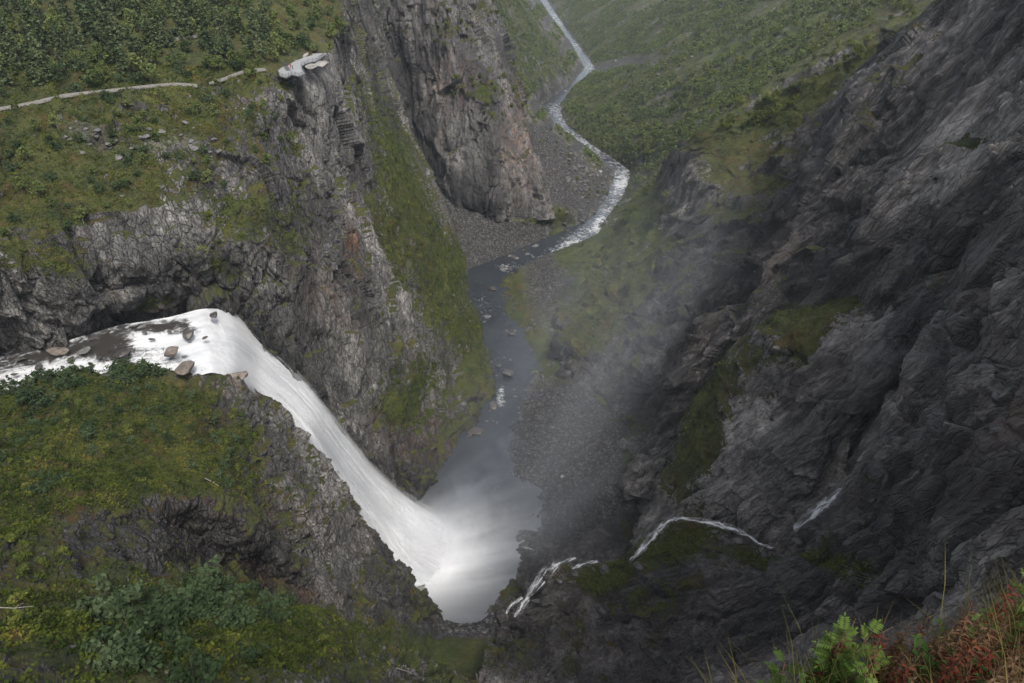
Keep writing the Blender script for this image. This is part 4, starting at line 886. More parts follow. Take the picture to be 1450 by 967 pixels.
for p in scatter("mossy_hill", [(60, 552, 110, 16, -4), (190, 535, 70, 14, -3)], 26, 2.2, -1, -.2): plant("willow_bush", p, rng.uniform(.75, 1.2), "grey green willow on the near bank of the stream in front of the white water", "willows along the near stream bank", "bush")

# the wooded valley sides far below: a mass of crowns
def crowns(P, size, n, leaf, g=rng, tall=1.0):
    k = len(P)
    h = size * g.uniform(.45, 1.0, (k, 1, 1)) * g.choice([1, 1, 1.25, 1.6], (k, 1, 1))
    D = g.normal(size=(k, n, 3)); D /= np.linalg.norm(D, axis=2, keepdims=True); D *= g.uniform(.35, 1, (k, n, 1)) ** .5
    C = (P[:, None] + D * h * np.array([.42, .42, .5 * tall]) + np.array([0, 0, .5 * tall]) * h).reshape(-1, 3)
    a, b = rand_axes(len(C), leaf, .3, g)
    return quads(C, a, b)
s = SHEETS["valley"]
wv = s["area"] * sm(.25, .7, s["veg"]) * (s["scree"] < .35) * (s["t"] > 540) * (s["px"] > 600) * (s["px"] < 1460) * (s["py"] > -40) * (s["py"] < 300)
wv *= np.where((s["t"] < 640), .5, 1)
rd = np.abs(s["px"] - np.interp(s["py"], [a[0] for a in RIV[::-1]], [(a[1] + a[2]) / 2 for a in RIV[::-1]])) / np.interp(s["py"], [a[0] for a in RIV[::-1]], [(a[2] - a[1]) / 2 for a in RIV[::-1]])
wv *= (rd > 1.35)
wv = wv * sm(-.35, .15, fbm(s['P'], 60, 4, .6, s=501))
idx = rng.choice(len(wv), 20000, p=wv / wv.sum()); PV = s["P"][idx]
V, F = crowns(PV, 5.6, 20, 1.05)
tag(link("valley_wood", mesh_np("valley_wood", V, F, False), M_FOREST), "birch wood covering the far valley sides", None, None, "stuff")

# heather, moss cushions and grass on the ledges: ground cover nobody could count
def cover(name, label, specs, mat, leaf, n_leaf, hgt):
    Vs = []
    for sn, cond, n in specs:
        s = SHEETS[sn]
        w_ = s["area"] * sm(.35, .8, s["veg"]) * cond(s) * (s["N"][:, 2] > .05) * (s["px"] > -40) * (s["px"] < 1490) * (s["py"] > -20) * (s["py"] < 1000)
        n = int(n); idx = rng.choice(len(w_), n, p=w_ / w_.sum())
        P = s["P"][idx] + rng.normal(size=(n, 3)) * .15
        sc = rng.uniform(.6, 1.4, (n, 1, 1))
        C = (P[:, None] + rng.normal(size=(n, n_leaf, 3)) * np.array([.3, .3, .16]) * sc * hgt + np.array([0, 0, .22 * hgt])).reshape(-1, 3)
        a, b = rand_axes(len(C), leaf, .1)
        Vs.append(quads(C, a, b))
    V, F = join(Vs)
    return tag(link(name, mesh_np(name, V, F, False), mat), label, None, None, "stuff")
one = lambda s: np.ones(len(s["px"]))
cover("heather", "heather and crowberry mats over the mossy slopes", [("mossy_hill", one, 30000), ("cliff_slope", lambda s: (s["py"] > 90) * 1., 52000)], M_HEATH, .26, 5, 1.1)
cover("ground_cover", "low green growth on the ledges of the cliffs and banks", [("rock_wall", one, 9000), ("rock_rib", one, 3000), ("rock_face", one, 4000), ("cliff_face", one, 4000), ("valley", lambda s: (s["t"] < 640) * (s["scree"] < .4) * 1., 12000)], M_SHRUB, .3, 4, 1.2)
# ------------------------------------------------------------------ boulders
def stone_mat(name, a, b, wet=False):
    T = NT(name); P = T.n("NewGeometry").outputs[0]
    n = T.noise(P, .9, 7, .7)
    T.principled(Base__Color=T.ramp(n, [(.35, a), (.62, b)]), Roughness=.4 if wet else .85, Normal=T.n("Bump", Strength=.5, Distance=.3, Height=T.noise(P, 2.5, 6, .7)).outputs[0])
    return T.m
M_STONE = stone_mat("wet_boulder", (.018, .016, .015), (.075, .068, .062), True)
M_BROWN = stone_mat("brown_boulder", (.05, .04, .033), (.15, .125, .105))
M_GREY = stone_mat("grey_boulder", (.04, .04, .04), (.12, .117, .11))
def ico(sub):
    import bmesh
    bm = bmesh.new(); bmesh.ops.create_icosphere(bm, subdivisions=sub, radius=1)
    V = np.array([v.co[:] for v in bm.verts]); F = np.array([[v.index for v in f.verts] for f in bm.faces]); bm.free()
    return V, F
ICO = ico(4)
def rock_mesh(name, r, s, mat, flat=.65):
    V, F = ICO
    Vn = V.copy()
    for k in range(9):                              # planes cut the ball into a block
        g = np.random.default_rng(s * 31 + k); d = g.normal(size=3); d /= np.linalg.norm(d)
        h = Vn @ d; c = g.uniform(.45, .8); Vn = Vn - np.clip(h - c, 0, None)[:, None] * d * .92
    Vn = Vn * (1 + .10 * fbm(V * 1.0 + s * 7.7, .7, 4, .55, s=s))[:, None]
    me = mesh_np(name, Vn * np.array(r) * np.array([1, 1, flat]), F); me.materials.append(mat)
    return me
RM = {}
def boulder(P, r, mat, label, cat="boulder", group=None, name="boulder", asp=(1, 1, .7)):
    k = (mat.name, int(rng.integers(5)))
    if k not in RM: RM[k] = rock_mesh("boulder", (1, 1, 1), k[1] + 3 + len(mat.name), mat)
    o = link(name, RM[k], None, None, P); o.scale = (r * asp[0], r * asp[1], r * asp[2]); o.rotation_euler = (rng.normal() * .2, rng.normal() * .2, rng.uniform(0, 6.28))
    return tag(o, label, cat, group)
def bz(px, py, z, r, mat, label, asp=(1, 1, .8), **k): return boulder(WZ(px, py, z), r, mat, label, asp=asp, **k)
bz(267, 474, 137, 2.5, M_STONE, "dark square boulder splitting the white water just above the lip", (1, .9, 1.0))
bz(303, 446, 136, 1.7, M_STONE, "low dark boulder at the very crest of the fall", (1.3, .8, .6))
bz(243, 498, 138, 2.2, M_BROWN, "brown boulder at the near edge of the stream above the knoll", (1.2, .9, .8))
bz(262, 520, 137, 3.2, M_BROWN, "broad brown rock on the near bank beside the lip", (1.4, .9, .7))
bz(330, 534, 128, 3.3, M_BROWN, "rounded brown rock where the knoll meets the fall", (1.4, .9, .7))
bz(172, 500, 138, 2.6, M_STONE, "dark wet rock in midstream left of the lip", (1.3, .9, .6))
bz(80, 497, 138.5, 2.6, M_BROWN, "brown slab under the far bank of the stream at left", (1.4, .8, .7))
bz(118, 497, 138.3, 1.8, M_GREY, "grey rock between two white channels of the stream", (1.2, .8, .7))
bz(56, 520, 138.8, 1.5, M_STONE, "small dark rock in the rapids at far left", (1, .8, .7))
bz(108, 530, 138.4, 1.4, M_STONE, "dark rock close to the bushes on the near bank", (1.2, .8, .6))
bz(28, 508, 139, 1.1, M_STONE, "flat dark rock at the left edge of the stream", (1.3, .8, .5))
bz(676, 612, 0, 4.2, M_STONE, "jagged dark rock in the pool below the small rapid", (1.4, 1, .7))
bz(664, 618, 0, 2.2, M_STONE, "smaller dark rock touching the jagged rock in the pool", (1.2, 1, .6))
bz(719, 527, -1, 4.0, M_STONE, "large rounded rock in the smooth river above the rapid", (1.3, 1, .7))
bz(706, 517, -1, 1.8, M_STONE, "small rock beside the rounded river rock", (1.2, 1, .5))
bz(700, 575, 0, 3.5, M_STONE, "wet rock at the left side of the white tongue of water", (1, 1, .8))
bz(697, 408, -4, 2.6, M_STONE, "pale topped rock at the river bend", (1.3, 1, .6))
bz(724, 472, -3, 2.0, M_STONE, "low rock off the right bank of the river", (1.3, 1, .5))
for k_, (x_, y_, z_, r_) in enumerate([(135, 478, 137.6, 1.8), (150, 470, 137.4, 1.3), (190, 462, 137.2, 1.2), (205, 470, 137.1, .9), (100, 508, 138, 1.1), (140, 506, 137.8, 1.3), (185, 515, 137.4, 1.2), (215, 480, 137, .8), (150, 532, 138, 1.6), (75, 532, 138.4, 1.2), (200, 530, 137.6, 1.3), (290, 478, 136, .8), (240, 470, 136.8, .7), (20, 530, 138.8, .9)]):
    bz(x_, y_, z_, r_, M_STONE, "small dark wet rock breaking the rapids of the upper stream", asp=(1.3, .9, .6), group="rocks in the upper stream", name="stream_rock")
for x_, y_, r_ in [(858, 806, 2.6), (935, 752, 1.8), (1012, 752, 1.2), (1046, 764, 1.5), (905, 800, 1.9), (1085, 784, 1.6), (812, 812, 2.2), (792, 822, 1.3), (760, 850, 1.7), (1130, 765, 1.4), (740, 866, 1.1)]:
    q = surf(x_, y_)
    if q is not None: boulder(q - [0, 0, r_ * .2], r_, M_STONE, "dark wet boulder beside the small cascade on the right", "boulder", "boulders along the small cascade", "boulder", (1.3, .9, .7))
p = surf(42, 33)
boulder(p, 4.4, M_GREY, "long flat dark boulder lying in the plateau wood at upper left", asp=(2.0, .8, .55)).rotation_euler = (0, .05, .1)
def river_rocks(n, r0, r1, tmin, tmax, label, group, sel):
    k = 0
    while k < n:
        i = int(rng.integers(len(wpx)))
        if not (tmin < wt[i] < tmax) or not sel(wpx[i], wpy[i]): continue
        boulder(WG.reshape(-1, 3)[i] - [0, 0, .1], rng.uniform(r0, r1), M_STONE if rng.random() < .7 else M_GREY, label, "rock", group, "river_rock", (1.3, 1, .55)); k += 1
river_rocks(34, .5, 1.5, 380, 520, "small dark rock in the shallow river between the bend and the rapid", "rocks in the middle river", lambda x, y: x > 0)
river_rocks(56, 1.2, 3.2, 520, 900, "dark rock breaking the white rapids beyond the bend", "rocks in the far rapids", lambda x, y: 700 < x < 910)
river_rocks(30, 1.5, 3.6, 900, 1900, "rock among the farthest white rapids of the valley", "rocks in the farthest rapids", lambda x, y: 700 < x < 910 and y > 2)
def bank_rocks(sname, reg, n, r0, r1, mat, label, group):
    s = SHEETS[sname]; x, y, rx, ry = reg
    idx = np.nonzero((np.abs(s["px"] - x) < rx) & (np.abs(s["py"] - y) < ry))[0]
    w_ = s["area"][idx]; idx = rng.choice(idx, n, p=w_ / w_.sum())
    for i in idx: boulder(s["P"][i], rng.uniform(r0, r1), mat, label, "rock", group, "bank_rock", (1.2, 1, .75))
bank_rocks("valley", (780, 610, 60, 70), 60, .5, 1.3, M_STONE, "dark stone lying on the gravel bar right of the pool", "stones on the gravel bar")
bank_rocks("valley", (770, 470, 26, 70), 50, .7, 1.9, M_STONE, "dark stone along the right bank of the middle river", "stones along the right river bank")
bank_rocks("valley", (800, 260, 60, 50), 50, .9, 2.4, M_GREY, "grey block in the scree under the far cliff", "blocks in the scree")
bank_rocks("valley", (665, 882, 40, 14), 36, .4, 1.1, M_STONE, "stone on the small beach at the near end of the pool", "stones on the near beach")
bank_rocks("valley", (850, 270, 50, 50), 110, 1.2, 3.4, M_STONE, "dark boulder along the bank of the rapids beyond the bend", "boulders along the far rapids")
bank_rocks("valley", (920, 85, 60, 20), 24, 2.0, 4.5, M_GREY, "pale block on the far valley floor by the river", "blocks far up the valley")
bank_rocks("cliff_slope", (200, 195, 110, 26), 44, .5, 1.5, M_GREY, "grey block in the boulder field below the plateau path", "blocks below the path")
bank_rocks("mossy_hill", (120, 920, 130, 50), 20, .2, .55, M_GREY, "pale stone poking out of the near grass slope", "stones in the near slope")

# ------------------------------------------------------------------ path, platform, people
def band(name, label, pts, width, mat, lift=.22, kind="structure"):
    P = []
    for a, b in zip(pts[:-1], pts[1:]):
        for k in range(6):
            q = surf(a[0] + (b[0] - a[0]) * k / 6, a[1] + (b[1] - a[1]) * k / 6)
            if q is not None: P.append(q)
    P = np.array(P); P = blur(P, 4, 0)
    d = np.gradient(P, axis=0); d[:, 2] = 0; d /= np.linalg.norm(d, axis=1, keepdims=True) + 1e-6
    sd = np.stack([-d[:, 1], d[:, 0], 0 * d[:, 0]], 1)
    wj = width * (1 + .9 * fbm(P, 7, 3, s=77))
    V = np.stack([P + sd * (wj * s_)[:, None] + np.array([0, 0, lift + (0 if abs(s_) > .4 else .08)]) for s_ in (-.5, -.4, 0, .4, .5)], 1)
    V[:, 0, 2] -= .9; V[:, 4, 2] -= .9
    me = mesh_np(name, V.reshape(-1, 3), grid_faces(V.shape[0], 5)); o = link(name, me, mat)
    return tag(o, label, None, None, kind)
def plain(name, a, b, rough=.8, scale=3., metal=0.):
    T = NT(name); P = T.n("NewGeometry").outputs[0]
    T.principled(Base__Color=T.mix(T.ramp01(T.noise(P, scale, 5, .65), .35, .65), a, b), Roughness=rough, Metallic=metal); return T.m
M_PATH = plain("worn_path_gravel", (.06, .055, .048), (.15, .142, .128))
M_DECK = plain("pale_deck_concrete", (.16, .163, .167), (.23, .235, .235), .6)
M_STEEL = plain("galvanised_steel", (.09, .093, .097), (.16, .165, .17), .45, 2., .5)
M_RSLAB = plain("bare_pale_rock", (.11, .106, .10), (.22, .21, .195), .85, .6)
band("path", "pale footpath running along the plateau edge", [(-20, 156), (40, 147), (90, 134), (130, 130), (180, 125), (222, 120), (250, 118), (285, 121)], 1.0, M_PATH)
band("path", "thin pale footpath climbing to the viewing platform", [(296, 118), (315, 112), (340, 102), (355, 99), (380, 97)], .7, M_PATH)
band("path", "short piece of pale path in the wood behind the plateau edge", [(225, 58), (245, 55), (262, 53), (282, 50)], .8, M_PATH)
ZD = 193.4
def poly_prism(name, pts, z0, z1, mat, parent=None):
    import bmesh
    bm = bmesh.new(); vs = [bm.verts.new((x, y, z1)) for x, y in pts]; f = bm.faces.new(vs)
    r = bmesh.ops.extrude_face_region(bm, geom=[f])
    for e in r["geom"]:
        if isinstance(e, bmesh.types.BMVert): e.co.z = z0
    bmesh.ops.recalc_face_normals(bm, faces=bm.faces)
    me = bpy.data.meshes.new(name); bm.to_mesh(me); bm.free()
    return link(name, me, mat, parent)
def dz(px, py): return WZ(px, py, ZD)
out_px = [(382, 98), (392, 101), (396, 107.5), (405, 110.3), (413, 105.8), (424, 108.3), (432, 104), (428, 98), (427, 93), (436, 89), (449, 86), (461, 77.5), (460, 75), (440, 76), (424, 82), (410, 89), (399, 94), (390, 95)]
base = dz(412, 95)
plat = bpy.data.objects.new("viewing_platform", None); COL.objects.link(plat); plat.location = base
tag(plat, "pale zigzag viewing platform cantilevered from the cliff top", "viewing platform")
pl = [dz(*p) - base for p in out_px]
poly_prism("deck", [(p[0], p[1]) for p in pl], -.35, .0, M_DECK, plat)
parts = []; rails = []
for a, b in zip(pl[1:12], pl[2:13]):
    L = np.linalg.norm(b - a); n = max(2, int(L / 2.2))
    for k in range(n):
        p = a + (b - a) * k / n; parts.append(tube([p + [0, 0, 0], p + [0, 0, 1.15]], [.07, .07], 4))
    for h in (.35, .75, 1.15): rails.append(tube([a + [0, 0, h], b + [0, 0, h]], [.06, .06], 4))
link("railing_posts", mesh_np("posts", *join(parts), False), M_STEEL, plat)
link("railing", mesh_np("rails", *join(rails), False), M_STEEL, plat)
eb = [tube([a + [0, 0, -.2], b + [0, 0, -.2]], [.22, .22], 6) for a, b in zip(pl, pl[1:] + pl[:1])]
M_DARKS = plain('dark_weathered_steel', (.035, .036, .038), (.075, .077, .08), .5, 2., .4)
link('edge_beam', mesh_np('edge_beam', *join(eb), False), M_DARKS, plat)
st = []
pa, pb = dz(403, 94) - base, dz(409, 101) - base
for k in range(8):
    p = pa + (pb - pa) * k / 8; st.append(tube([p + [-.9, 0, .1 + .14 * (8 - k)], p + [.9, 0, .1 + .14 * (8 - k)]], [.13, .13], 4))
link("steps", mesh_np("steps", *join(st), False), M_DARKS, plat)
lower = tube([dz(404, 108) - base + [0, 0, -.3], dz(404, 100) - base + [0, 0, -3.5]], [.25, .3], 6)
link("strut", mesh_np("strut", *lower), M_STEEL, plat)
for i, (px, py, r, asp) in enumerate([(388, 88, 3.4, (1.5, 1, .5)), (400, 85, 3.6, (1.4, 1, .55)), (425, 80, 3.0, (1.6, .9, .45)), (448, 80, 3.0, (1.7, .8, .5)), (455, 86, 2.4, (1.3, .9, .6)), (440, 90, 2.6, (1.4, .9, .6))]):
    boulder(dz(px, py) - [0, 0, 1.0], r, M_RSLAB, "bare pale rock slab beside the viewing platform", "rock", "pale rock slabs around the platform", "rock_slab", asp)
tw = bpy.data.objects.new("stair_tower", None); COL.objects.link(tw); tb = dz(397, 77); tw.location = tb
tag(tw, "slim grey stair tower rising behind the viewing platform", "stair tower")
L_ = []
for sx in (-.8, .8):
    for sy in (-.8, .8): L_.append(tube([(sx, sy, -2), (sx * .8 + .5, sy * .8, 5.2)], [.09, .07], 4))
link("frame", mesh_np("tower_frame", *join(L_), False), M_STEEL, tw)
link("stair", mesh_np("stair", *join([tube([(-.7 if k % 2 else .7, -.7, k * .7), (.7 if k % 2 else -.7, .7, k * .7 + .7)], [.16, .16], 4) for k in range(7)]), False), M_STEEL, tw)
def person(P, mat, label, yaw, arm=0.):
    V = [(0, 0, .95), (0, 0, 1.2), (0, 0, 1.42), (0, 0, 1.53), (0, .02, 1.66), (.1, 0, .9), (.12, .03, .5), (.13, 0, .06), (.13, .12, .03), (-.1, 0, .9), (-.12, -.03, .5), (-.13, 0, .06), (-.13, .12, .03), (.2, 0, 1.4), (.27, .02, 1.12), (.26, .16 + arm, .95), (-.2, 0, 1.4), (-.27, .02, 1.12), (-.26, .16, .95)]
    E_ = [(0, 1), (1, 2), (2, 3), (3, 4), (0, 5), (5, 6), (6, 7), (7, 8), (0, 9), (9, 10), (10, 11), (11, 12), (2, 13), (13, 14), (14, 15), (2, 16), (16, 17), (17, 18)]
    Rr = [.16, .15, .15, .06, .11, .1, .075, .05, .045, .1, .075, .05, .045, .075, .055, .04, .075, .055, .04]
    me = bpy.data.meshes.new("person"); me.from_pydata(V, E_, []); o = link("person", me, mat); o.location = P; o.rotation_euler = (0, 0, yaw)
    m = o.modifiers.new("skin", 'SKIN')
    for v, r in zip(me.skin_vertices[0].data, Rr): v.radius = (r, r)
    me.skin_vertices[0].data[0].use_root = True
    s = o.modifiers.new("sub", 'SUBSURF'); s.levels = 1; s.render_levels = 2
    return tag(o, label, "person")
person(dz(412, 97), plain("red_jacket", (.20, .02, .02), (.28, .03, .03)), "person in dark red jacket standing on the viewing platform", .4)
person(dz(415, 98.5), plain("dark_jacket", (.03, .03, .04), (.06, .06, .07)), "person in dark clothes beside the one in red on the platform", 2.2)
def dead(pts, r, label):
    P = [surf(*p, lift=.4) for p in pts]
    V = [tube(np.array(P), np.linspace(r, r * .4, len(P)), 6)]
    a, b = P[len(P) // 2], P[-1]
    V.append(tube([a, a * .4 + b * .6 + [0, 0, .9]], [r * .5, r * .15], 4))
    o = link("dead_branch", mesh_np("dead_branch", *join(V)), M_DEAD); tag(o, label, "dead branch")
dead([(290, 677), (300, 682), (310, 688)], .12, "bleached dead branch lying on the front of the mossy knoll")
dead([(444, 912), (452, 905), (460, 898)], .06, "short bleached branch in the grass at lower left centre")
dead([(562, 946), (575, 950), (590, 956)], .10, "grey branch lying near the bottom edge left of the gorge")
dead([(-5, 860), (20, 861), (48, 858)], .05, "thin pale branch at the left edge of the near slope")

# ------------------------------------------------------------------ grassy edge beside the viewer, with its plants
def rw(lst): return [np.array(W(*p)) for p in lst]
L0 = [np.array([-1.6, 2.6, 254.2]), np.array([-.2, 2.9, 254.1]), np.array([1.2, 2.9, 254.0]), np.array([2.6, 3.2, 253.9]), np.array([4.2, 4.4, 253.9]), np.array([8, 6, 254.2])]
Lz = [np.array([p[0], p[1] * .96, 233.0]) for p in L0]
ledge = [Lz, [p * np.array([1, 1, 0]) + np.array([0, .12, 249.]) for p in L0], rw([(700, 1150, 3.6), (980, 1060, 3.5), (1090, 1005, 3.6), (1290, 965, 3.9), (1470, 880, 4.5), (1800, 800, 5.6)]),
         rw([(560, 1500, 2.7), (900, 1300, 2.8), (1110, 1160, 2.9), (1330, 1080, 3.2), (1560, 950, 3.7), (1900, 840, 4.8)]),
         [np.array([-1.6, .2, 257.6]), np.array([.1, .2, 257.6]), np.array([1.0, .3, 257.6]), np.array([1.9, .7, 257.5]), np.array([3.2, 1.1, 257.6]), np.array([8, 3, 257.9])],
         [np.array([-3., -3, 258.3]), np.array([0, -3., 258.3]), np.array([2, -3., 258.4]), np.array([4, -3, 258.4]), np.array([6, -3, 258.6]), np.array([10, -3, 259.])],
         [np.array([-30., -16, 262]), np.array([0, -16., 262]), np.array([4, -16., 262]), np.array([8, -16, 263]), np.array([14, -16, 264]), np.array([24, -14, 265.])]]
sheet("grassy_edge", "grassy cliff edge beside the viewpoint", ledge, M_LEFT, world=True, base=dict(veg=.9, lush=.2), amp=(.5, .3, .15), cell=(3, 1.2, .6), low=(.5, 4), seed=140, step=4)
SE = SHEETS["grassy_edge"]
def edge_pt(px, py):
    d = (SE["px"] - px) ** 2 + (SE["py"] - py) ** 2
    i = int(np.argmin(d + np.maximum(0, SE["t"] - 9) * 1e4)); return SE["P"][i]
M_ROWAN = leaf_mat("rowan_leaves", [(.3, (.028, .056, .012)), (.5, (.060, .105, .022)), (.7, (.105, .155, .038))], 5., .3)
M_RED = leaf_mat("fireweed_red_leaves", [(.3, (.052, .016, .011)), (.5, (.105, .028, .019)), (.7, (.16, .055, .033))], 9., .25)
M_BROWN_L = leaf_mat("fireweed_brown_leaves", [(.3, (.045, .026, .016)), (.5, (.095, .055, .032)), (.7, (.15, .10, .055))], 9., .2)
M_GREENL = leaf_mat("herb_leaves", [(.3, (.022, .042, .012)), (.5, (.045, .078, .022)), (.7, (.085, .12, .04))], 6., .25)
M_GRASS = leaf_mat("edge_grass", [(.3, (.028, .034, .010)), (.48, (.060, .062, .018)), (.6, (.11, .095, .035)), (.75, (.17, .13, .065))], 3., .25)
M_STEM = bark_mat("brown_stem", (.06, .035, .022), (.11, .065, .04))
def lance(base, dirv, up, L, w_, droop, V, F):
    """a folded lance leaf of 4 quads"""
    side = np.cross(dirv, up); side /= np.linalg.norm(side) + 1e-9
    n0 = len(V); S_ = (0, .3, .65, 1.); Wd = (.15, 1., .75, .03)
    for s_, w2 in zip(S_, Wd):
        c = base + dirv * L * s_ - np.array([0, 0, 1]) * droop * L * s_ * s_
        V.append(c - side * w_ * w2 + up * w_ * w2 * .35); V.append(c); V.append(c + side * w_ * w2 + up * w_ * w2 * .35)
    for i in range(3):
        a = n0 + i * 3
        F += [(a, a + 1, a + 4, a + 3), (a + 1, a + 2, a + 5, a + 4)]
def unit(v): return v / (np.linalg.norm(v) + 1e-9)
def thing(name, P, label, cat, group=None):
    e = bpy.data.objects.new(name, None); COL.objects.link(e); e.location = P; e.empty_display_size = .1
    return tag(e, label, cat, group)
def fireweed_mesh(g, h, dense, seed=False):
    V, F = [], []
    n = 7; z = np.linspace(0, h, n); bend = g.normal(size=2) * .12
    pts = np.stack([bend[0] * z * z, bend[1] * z * z, z - .05], 1)
    st = tube(pts, np.linspace(.005, .002, n), 5)
    for k in range(dense):
        u = .2 + .72 * k / dense; c = np.array([np.interp(u * h, z, pts[:, i]) for i in range(3)])
        a = k * 2.4 + g.uniform(-.3, .3); el = g.uniform(.1, .6)
        d = np.array([cos(a) * cos(el), sin(a) * cos(el), sin(el)])
        lance(c, d, unit(np.array([0, 0, 1]) - d * d[2]), g.uniform(.045, .075) * (1.1 - .5 * u), .0055, g.uniform(.1, .7), V, F)
    sv = None
    if seed:
        tubes = []
        for k in range(16):
            u = .78 + .22 * k / 16; c = np.array([np.interp(u * h, z, pts[:, i]) for i in range(3)]); a = k * 2.4
            e1 = c + np.array([cos(a), sin(a), .7]) * .03; e2 = e1 + np.array([cos(a), sin(a), .1]) * .025
            tubes.append(tube([c, e1, e2], [.0016, .0014, .0008], 3))
        sv = join(tubes)
    return st, (np.array(V), np.array(F)), sv
FW = []
for i in range(5):
    g = np.random.default_rng(900 + i); FW.append(fireweed_mesh(g, .62 + .07 * i, 52 + 4 * i, True))
FWM = [(mesh_np("stem", *a), mesh_np("leaves", *b, False), mesh_np("seedhead", *c, False)) for a, b, c in FW]
def fireweed(px, py, sc, red, label, group):
    P = edge_pt(px, py)
    st, lf, sh = FWM[int(rng.integers(5))]
    e = thing("fireweed", P, label, "fireweed", group); e.scale = (sc * 1.2,) * 3; e.rotation_euler = (rng.normal() * .12, rng.normal() * .12, rng.uniform(0, 6.28))
    for nm, me, m in (("stem", st, M_STEM), ("leaves", lf, red), ("seedhead", sh, M_BROWN_L)):
        o = bpy.data.objects.new(nm, me); COL.objects.link(o); o.parent = e
        if not me.materials: me.materials.append(m)
        o.material_slots[0].link = 'OBJECT'; o.material_slots[0].material = m
for (x, y, s_) in [(1118, 1010, 1.0), (1232, 1010, .85), (1262, 1000, 1.0), (1300, 985, .95), (1228, 1020, .8), (1370, 970, 1.0), (1376, 985, .9), (1315, 1000, .75), (1275, 1030, .8), (1290, 1050, .9), (1345, 1030, .7), (1410, 1000, .7), (1240, 1060, 1.), (1430, 960, .8), (1205, 990, .9), (1222, 1000, 1.), (1256, 985, .8), (1285, 975, 1.), (1310, 970, .8), (1335, 985, .9), (1350, 965, 1.), (1395, 975, .8), (1330, 1010, 1.), (1400, 1020, .9), (1265, 1010, 1.), (1245, 1030, .9), (1360, 1000, .9)]:
    fireweed(x, y, s_ * 1.0, M_RED, "fireweed with scarlet autumn leaves at the cliff edge lower right", "red fireweeds at the cliff edge")
for k in range(46):
    fireweed(rng.uniform(1190, 1480), rng.uniform(950, 1090), rng.uniform(.6, 1.0), M_BROWN_L, "fireweed gone brown and to seed at the cliff edge lower right", "brown fireweeds at the cliff edge")
def rowan(px, py, h, spread, nleaf, label, seed):
    g = np.random.default_rng(seed); P = edge_pt(px, py); e = thing("rowan_sapling", P, label, "rowan sapling")
    V, F, tubes = [], [], []
    stems = 5
    for s in range(stems):
        a = g.uniform(0, 2 * pi); ln = g.uniform(.6, 1.) * h; n = 5
        top = np.array([cos(a) * spread * g.uniform(.2, 1), sin(a) * spread * g.uniform(.2, 1), ln])
        pts = np.stack([top * np.array([u ** 1.3, u ** 1.3, u]) for u in np.linspace(0, 1, n)]) - [0, 0, .05]
        tubes.append(tube(pts, np.linspace(.008, .003, n), 5))
        for k in range(nleaf // stems):
            u = g.uniform(.18, 1); c = np.array([np.interp(u, np.linspace(0, 1, n), pts[:, i]) for i in range(3)])
            aa = g.uniform(0, 2 * pi); el = g.uniform(.05, .9); d = np.array([cos(aa) * cos(el), sin(aa) * cos(el), sin(el)])
            L = g.uniform(.07, .115); up = unit(np.array([0, 0, 1]) - d * d[2]); side = np.cross(d, up)
            rp = [c + d * L * q - np.array([0, 0, .25]) * L * q * q for q in (0, .5, 1)]
            tubes.append(tube(rp, [.0018, .0014, .0008], 3))
            for q in range(6):
                f = .25 + .72 * q / 6; b = c + d * L * f - np.array([0, 0, .25]) * L * f * f
                for sg in (-1, 1):
                    ld = unit(side * sg + d * .45 + up * g.normal() * .12)
                    lance(b, ld, unit(up + g.normal(size=3) * .1), L * .30 * (1.05 - .35 * abs(f - .55)), .0075 * L / .15, .25, V, F)
            lance(c + d * L * .97 - np.array([0, 0, .24]) * L, d, up, L * .28, .0075 * L / .15, .3, V, F)
    link("stem", mesh_np("rowan_stem", *join(tubes)), M_STEM, e); link("leaves", mesh_np("rowan_leaves", np.array(V), np.array(F), False), M_ROWAN, e)
rowan(1135, 1005, .95, .30, 260, "bright green rowan sapling with feathered leaves at the cliff edge", 5)
rowan(1085, 1010, .58, .24, 150, "lower rowan sapling left of the bright one, leaning over the drop", 6)
rowan(1450, 950, .8, .30, 130, "rowan sapling among the grass at the right edge of the picture", 8)
def herb(px, py, h, label, seed, mat=None):
    g = np.random.default_rng(seed); P = edge_pt(px, py); e = thing("herb", P, label, "herb", "green herbs at the cliff edge")
    V, F, tubes = [], [], []
    for s in range(6):
        a = g.uniform(0, 2 * pi); top = np.array([cos(a) * h * .55, sin(a) * h * .55, h * g.uniform(.6, 1)])
        pts = np.stack([top * np.array([u ** 1.5, u ** 1.5, u ** .8]) for u in np.linspace(0, 1, 5)]) - [0, 0, .04]
        tubes.append(tube(pts, np.linspace(.004, .0015, 5), 4))
        for k in range(24):
            u = g.uniform(.2, 1); c = np.array([np.interp(u, np.linspace(0, 1, 5), pts[:, i]) for i in range(3)])
            aa = g.uniform(0, 2 * pi); el = g.uniform(-.1, .6); d = np.array([cos(aa) * cos(el), sin(aa) * cos(el), sin(el)])
            lance(c, d, unit(np.array([0, 0, 1]) - d * d[2]), g.uniform(.03, .055), .011, .4, V, F)
    link("stem", mesh_np("herb_stem", *join(tubes)), M_STEM, e); link("leaves", mesh_np("herb_leaves", np.array(V), np.array(F), False), mat or M_GREENL, e)
for k, (x, y) in enumerate([(1345, 1010), (1360, 1030), (1385, 1020), (1420, 990), (1445, 980), (1400, 960), (1470, 930), (1330, 1050), (1215, 1040), (1180, 1060), (1130, 1060), (1440, 1030), (1470, 1000), (1425, 930), (1385, 1060)]):
    herb(x, y, rng.uniform(.4, .62), "leafy green herb between the fireweeds at the cliff edge", 700 + k)
